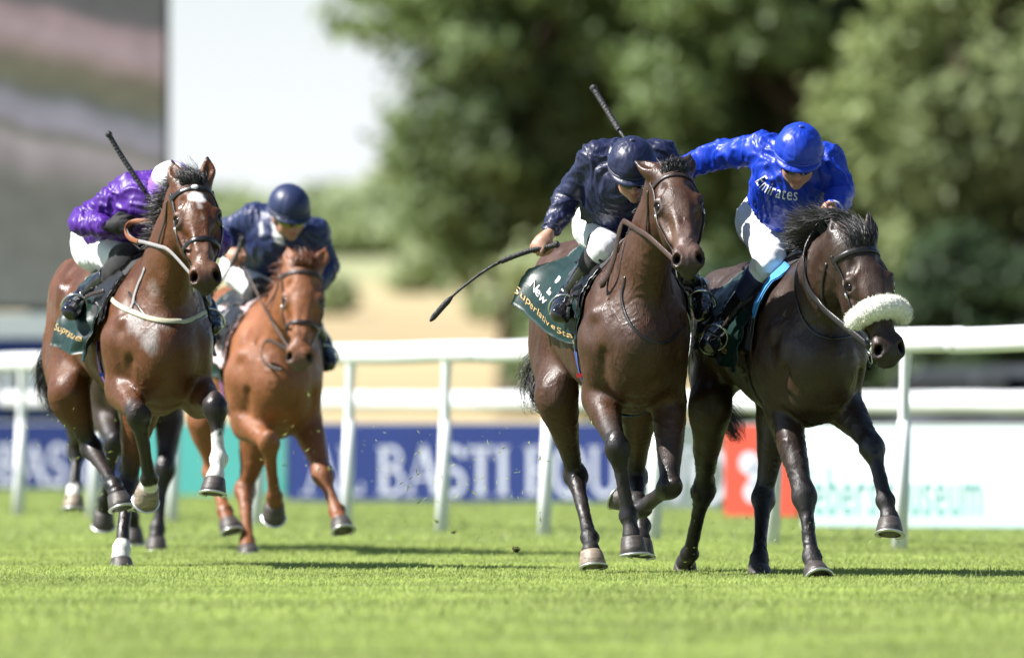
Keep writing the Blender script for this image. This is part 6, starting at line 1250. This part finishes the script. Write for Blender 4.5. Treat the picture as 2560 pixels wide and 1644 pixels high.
TK[3] = dict(who='dark bay horse with navy rider', leather=M_leath_dk, bridle_look='dark brown leather bridle with steel ring bit', noseband=False,
    reins=[('near', [(1649, 609, -.5), (1622, 592, -.36), (1590, 572, -.20), (1566, 556, -.10), (1556, 556, -.04), (1546, 590, -.02), (1536, 640, .0), (1518, 690, .02), (1500, 712, .05), (1516, 708, .10), (1545, 682, .14), (1575, 655, .18), (1610, 625, .12)], .0135, M_leath_br), ('far', [(1745, 615, -.5), (1725, 600, -.30), (1690, 600, -.05), (1640, 612, .08)], .0135, M_leath_br)],
    neck=[('thin black neck strap around the dark bay horse chest', 'neck_strap', 'strap', [(1562, 690), (1554, 735), (1562, 780), (1582, 818), (1612, 846), (1645, 858), (1680, 848), (1704, 815)], .0065, M_leather)],
    cloth=dict(t=(.29, .63), low=(106, 84), wav=.009, flare=.15, prints=[('Superlative Stakes', M_gold, 1.03, .955, .135, .040, -.002), ('New', M_print, .95, .895, .175, .055, -.002), ('1', M_print, .78, .85, .60, .14, .0)]),
    girth=dict(t=.315, stripes=[(0, .050, M_bluew), (-.012, .010, M_wht), (.012, .010, M_wht), (.0, .009, M_redc)], clip=(1448, 938, M_redc)))
TK[4] = dict(who='dark brown horse with sheepskin noseband', bridle_look='black leather bridle with thick white sheepskin noseband', fleece=True, strap_w=.011,
    reins=[('near', [(2110, 815, -.4), (2085, 795, -.3), (2050, 762, -.2), (2026, 715, -.14), (2016, 655, -.1), (2022, 610, -.06), (2046, 570, -.04), (2066, 540, -.06)], .016, M_leather), ('far', [(2240, 800, -.4), (2225, 700, -.25), (2140, 590, -.12), (2072, 545, -.06)], .015, M_leather)],
    neck=[('thin black neck strap around the dark brown horse chest', 'neck_strap', 'strap', [(1998, 650), (1988, 690), (1990, 745), (2008, 800), (2040, 835), (2085, 848), (2130, 840)], .0065, M_leather)],
    cloth=dict(t=(.29, .58), low=(112, 100), wav=.020, flare=.03, flow=.05, prints=[('Superlative', M_gold, .98, .955, .15, .045, 0), ('2', M_print, .85, .90, .40, .10, 0)]),
    pad=M_pad, pad_low=92, top_pad=M_padblue, girth=dict(t=.33, stripes=[(0, .026, M_pad)]))
TK[1] = dict(who='bright bay horse with white star', bridle_look='black leather bridle with badge on the browband', badge=True, strap_w=.0125,
    reins=[('near', [(451, 641, -.5), (425, 628, -.35), (395, 615, -.2), (362, 606, -.02), (338, 600, .10), (322, 588, .18), (316, 572, .24)], .009, M_grey_w), ('loose', [(345, 604, .06), (322, 594, .14), (312, 575, .22), (328, 556, .25), (360, 552, .22), (400, 556, .18)], .012, M_tan), ('far', [(555, 650, -.5), (530, 630, -.25), (470, 600, .0), (425, 580, .12)], .009, M_grey_w)],
    neck=[('cream webbing breast girth around the bright bay horse chest', 'breast_girth', 'strap', [(262, 732), (280, 748), (305, 768), (333, 780), (372, 795), (410, 803), (450, 803), (490, 796), (520, 776)], .0125, M_cream), ('thin black strap over the cream breast girth of the bay', 'neck_strap', 'strap', [(322, 730), (345, 765), (365, 790), (410, 808), (460, 808), (505, 796), (524, 768)], .006, M_leather), ('pale blue grey strap running up the bay horse shoulder', 'shoulder_strap', 'strap', [(326, 775), (336, 740), (348, 705), (362, 670)], .012, M_grey_w)],
    cloth=dict(t=(.29, .48), low=(108, 102), wav=.030, flare=.05, flow=.05, prints=[('Superlative', M_gold, .98, .945, .14, .036, 0), ('3', M_print, .72, .88, .40, .08, 0)]),
    pad=M_pad, pad_low=70, girth=dict(t=.33, stripes=[(0, .040, M_tie), (.006, .006, M_tieb), (-.006, .006, M_padpink)], clip=(255, 936, M_tieb)))
TK[2] = dict(who='chestnut horse', bridle_look='brown leather bridle with plain noseband', leather=M_leath_dk, strap_w=.011,
    reins=[('near', [(700, 850, -.4), (685, 815, -.25), (668, 780, -.1), (650, 748, .1), (625, 700, .22), (600, 655, .3)], .011, M_leath_br), ('near', [(700, 850, -.4), (668, 850, -.2), (655, 890, -.12), (672, 915, -.2), (705, 925, -.25)], .009, M_leath_dk), ('far', [(790, 850, -.4), (790, 800, -.2), (775, 745, .05)], .012, M_leath_br)],
    cloth=dict(t=(.29, .60), low=(104, 96), wav=.012, flare=.04, prints=[('4', M_print, .72, .70, .40, .10, 0)]), pad=M_padpink, pad_low=86, girth=dict(t=.32, stripes=[(0, .028, M_tie)]))
for k_ in TK:
    if k_ in HORSES and k_ in RIDERS and want('t%d' % k_):
        TK[k_]['rider'] = RIDERS[k_]; T_ = Tack(HORSES[k_], TK[k_]); T_.bridle(); T_.cloth_and_saddle(); T_.neck_straps()
# team lettering on the blue silks
if 4 in RIDERS:
    R4 = RIDERS[4]; base = spline(np.array([(1886, 452), (1902, 474), (1925, 488), (1952, 497), (1980, 501), (2012, 503)], float), 10); L_ = np.concatenate([[0], np.cumsum(np.linalg.norm(np.diff(base, axis=0), axis=1))])
    from mathutils.bvhtree import BVHTree
    jk = [o for o in R4.root.children if o.name.startswith('jacket')][0]; loc = parent_loc(R4.root); me = jk.data; vv = np.empty(len(me.vertices) * 3, np.float32); me.vertices.foreach_get('co', vv); vv = vv.reshape(-1, 3) + loc; bvh = BVHTree.FromPolygons([tuple(x) for x in vv], [tuple(p.vertices) for p in me.polygons]); xoff = 0.0
    for ch in 'Emirates':
        v2, t2 = bfont_mesh(ch); adv = v2[:, 0].max() + .07; pts = []
        for _ in range(2):                      # subdivide so that the print follows the folds
            e = {}; nv = list(map(tuple, v2)); nt_ = []
            def mid(a, b):
                k = (min(a, b), max(a, b))
                if k not in e: e[k] = len(nv); nv.append(tuple((np.array(nv[a]) + np.array(nv[b])) / 2))
                return e[k]
            for a, b, c_ in t2: x, y, z = mid(a, b), mid(b, c_), mid(c_, a); nt_ += [(a, x, z), (x, b, y), (z, y, c_), (x, y, z)]
            v2, t2 = np.array(nv), np.array(nt_)
        for x, y in v2:
            sx = (xoff + x) * 33.0; bx, by = np.interp(sx, L_, base[:, 0]), np.interp(sx, L_, base[:, 1]); k = min(int(np.searchsorted(L_, sx)), len(base) - 2); tg = nrm(base[k + 1] - base[k]); px_, py_ = bx + tg[1] * y * 46, by - tg[0] * y * 46
            o = P(px_, py_, 49.5); d = nrm(P(px_, py_, 60) - o); hit = bvh.ray_cast(Vector(o), Vector(d), 6.0)
            pts.append((np.array(hit[0]) - d * .003) if hit[0] is not None else P(px_, py_, 51.4))
        mb = MB(); mb.add(np.array(pts), None, t2); mb.build('letter', M_print, jk, smooth=False); xoff += adv
# ------------------------------------------------------------------ kicked-up turf
M_clod = pmat('turf_clod_soil', (.05, .04, .02), .95, var=.4, scale=60, bump=.6, bscale=200)
if want('detail'):
    r = np.random.RandomState(23); mb = MB()
    def fleck(px, py, D, s):
        p = P(px, py, D); d = nrm(r.normal(size=3)); w = nrm(np.cross(d, r.normal(size=3))); b = np.cross(d, w) * s * .5
        mb.add(np.array([p - d * s, p - w * s * .16, p + b * .3 + w * s * .16, p + d * s * .9 + b]), [[0, 1, 3, 2]])
    for _ in range(320): fleck(r.normal(1200, 130), 1050 + 380 * r.rand() ** .8, 51 + 6 * r.rand(), .006 + .016 * r.rand() ** 2)
    for _ in range(90): fleck(r.normal(190, 150), 1020 + 300 * r.rand(), 53 + 5 * r.rand(), .006 + .014 * r.rand() ** 2)
    for _ in range(70): fleck(r.normal(760, 130), 980 + 400 * r.rand(), 54 + 5 * r.rand(), .006 + .012 * r.rand() ** 2)
    for _ in range(110): fleck(r.normal(1800, 220), 1270 + 160 * r.rand(), 50 + 4 * r.rand(), .005 + .010 * r.rand() ** 2)
    tag(mb.build('flying_grass', M_blade, smooth=False), 'tiny grass scraps kicked up and flying behind the horses', 'grass', kind='stuff')
    for k, (px, py, D, s_, lab) in enumerate([(1290, 1372, 52.6, .030, 'tuft of turf flying up between the left and right pairs of horses'), (1135, 1330, 55.5, .020, 'small dark clod in the air in front of a rail post'), (1092, 1302, 55.0, .012, 'tiny dark clod flying left of the rail post'), (2080, 1455, 50.2, .018, 'small brown divot lying on the grass by the right horse forefoot')]):
        root = empty('turf_clod', tuple(P(px, py, D))); c = P(px, py, D); b = sphere_mesh(c, (s_ * .6, s_ * .5, s_ * .45), np.eye(3), 12, 8); v = b.v[0]; b.v[0] = v + nrm_rows(v - c) * (s_ * .25 * noise(v * 70))[:, None]; b.build('soil', M_clod, root)
        mb2 = MB()
        for _ in range(34): d = nrm(r.normal(size=3) + V(0, 0, .3)); hair_strand(mb2, [c, c + d * s_ * .7, c + d * s_ * (1.0 + .5 * r.rand()) + r.normal(size=3) * s_ * .2], .0018, r.normal(size=3))
        mb2.build('grass_tuft', M_blade, root); tag(root, lab, 'clod', 'kicked up clods of turf')
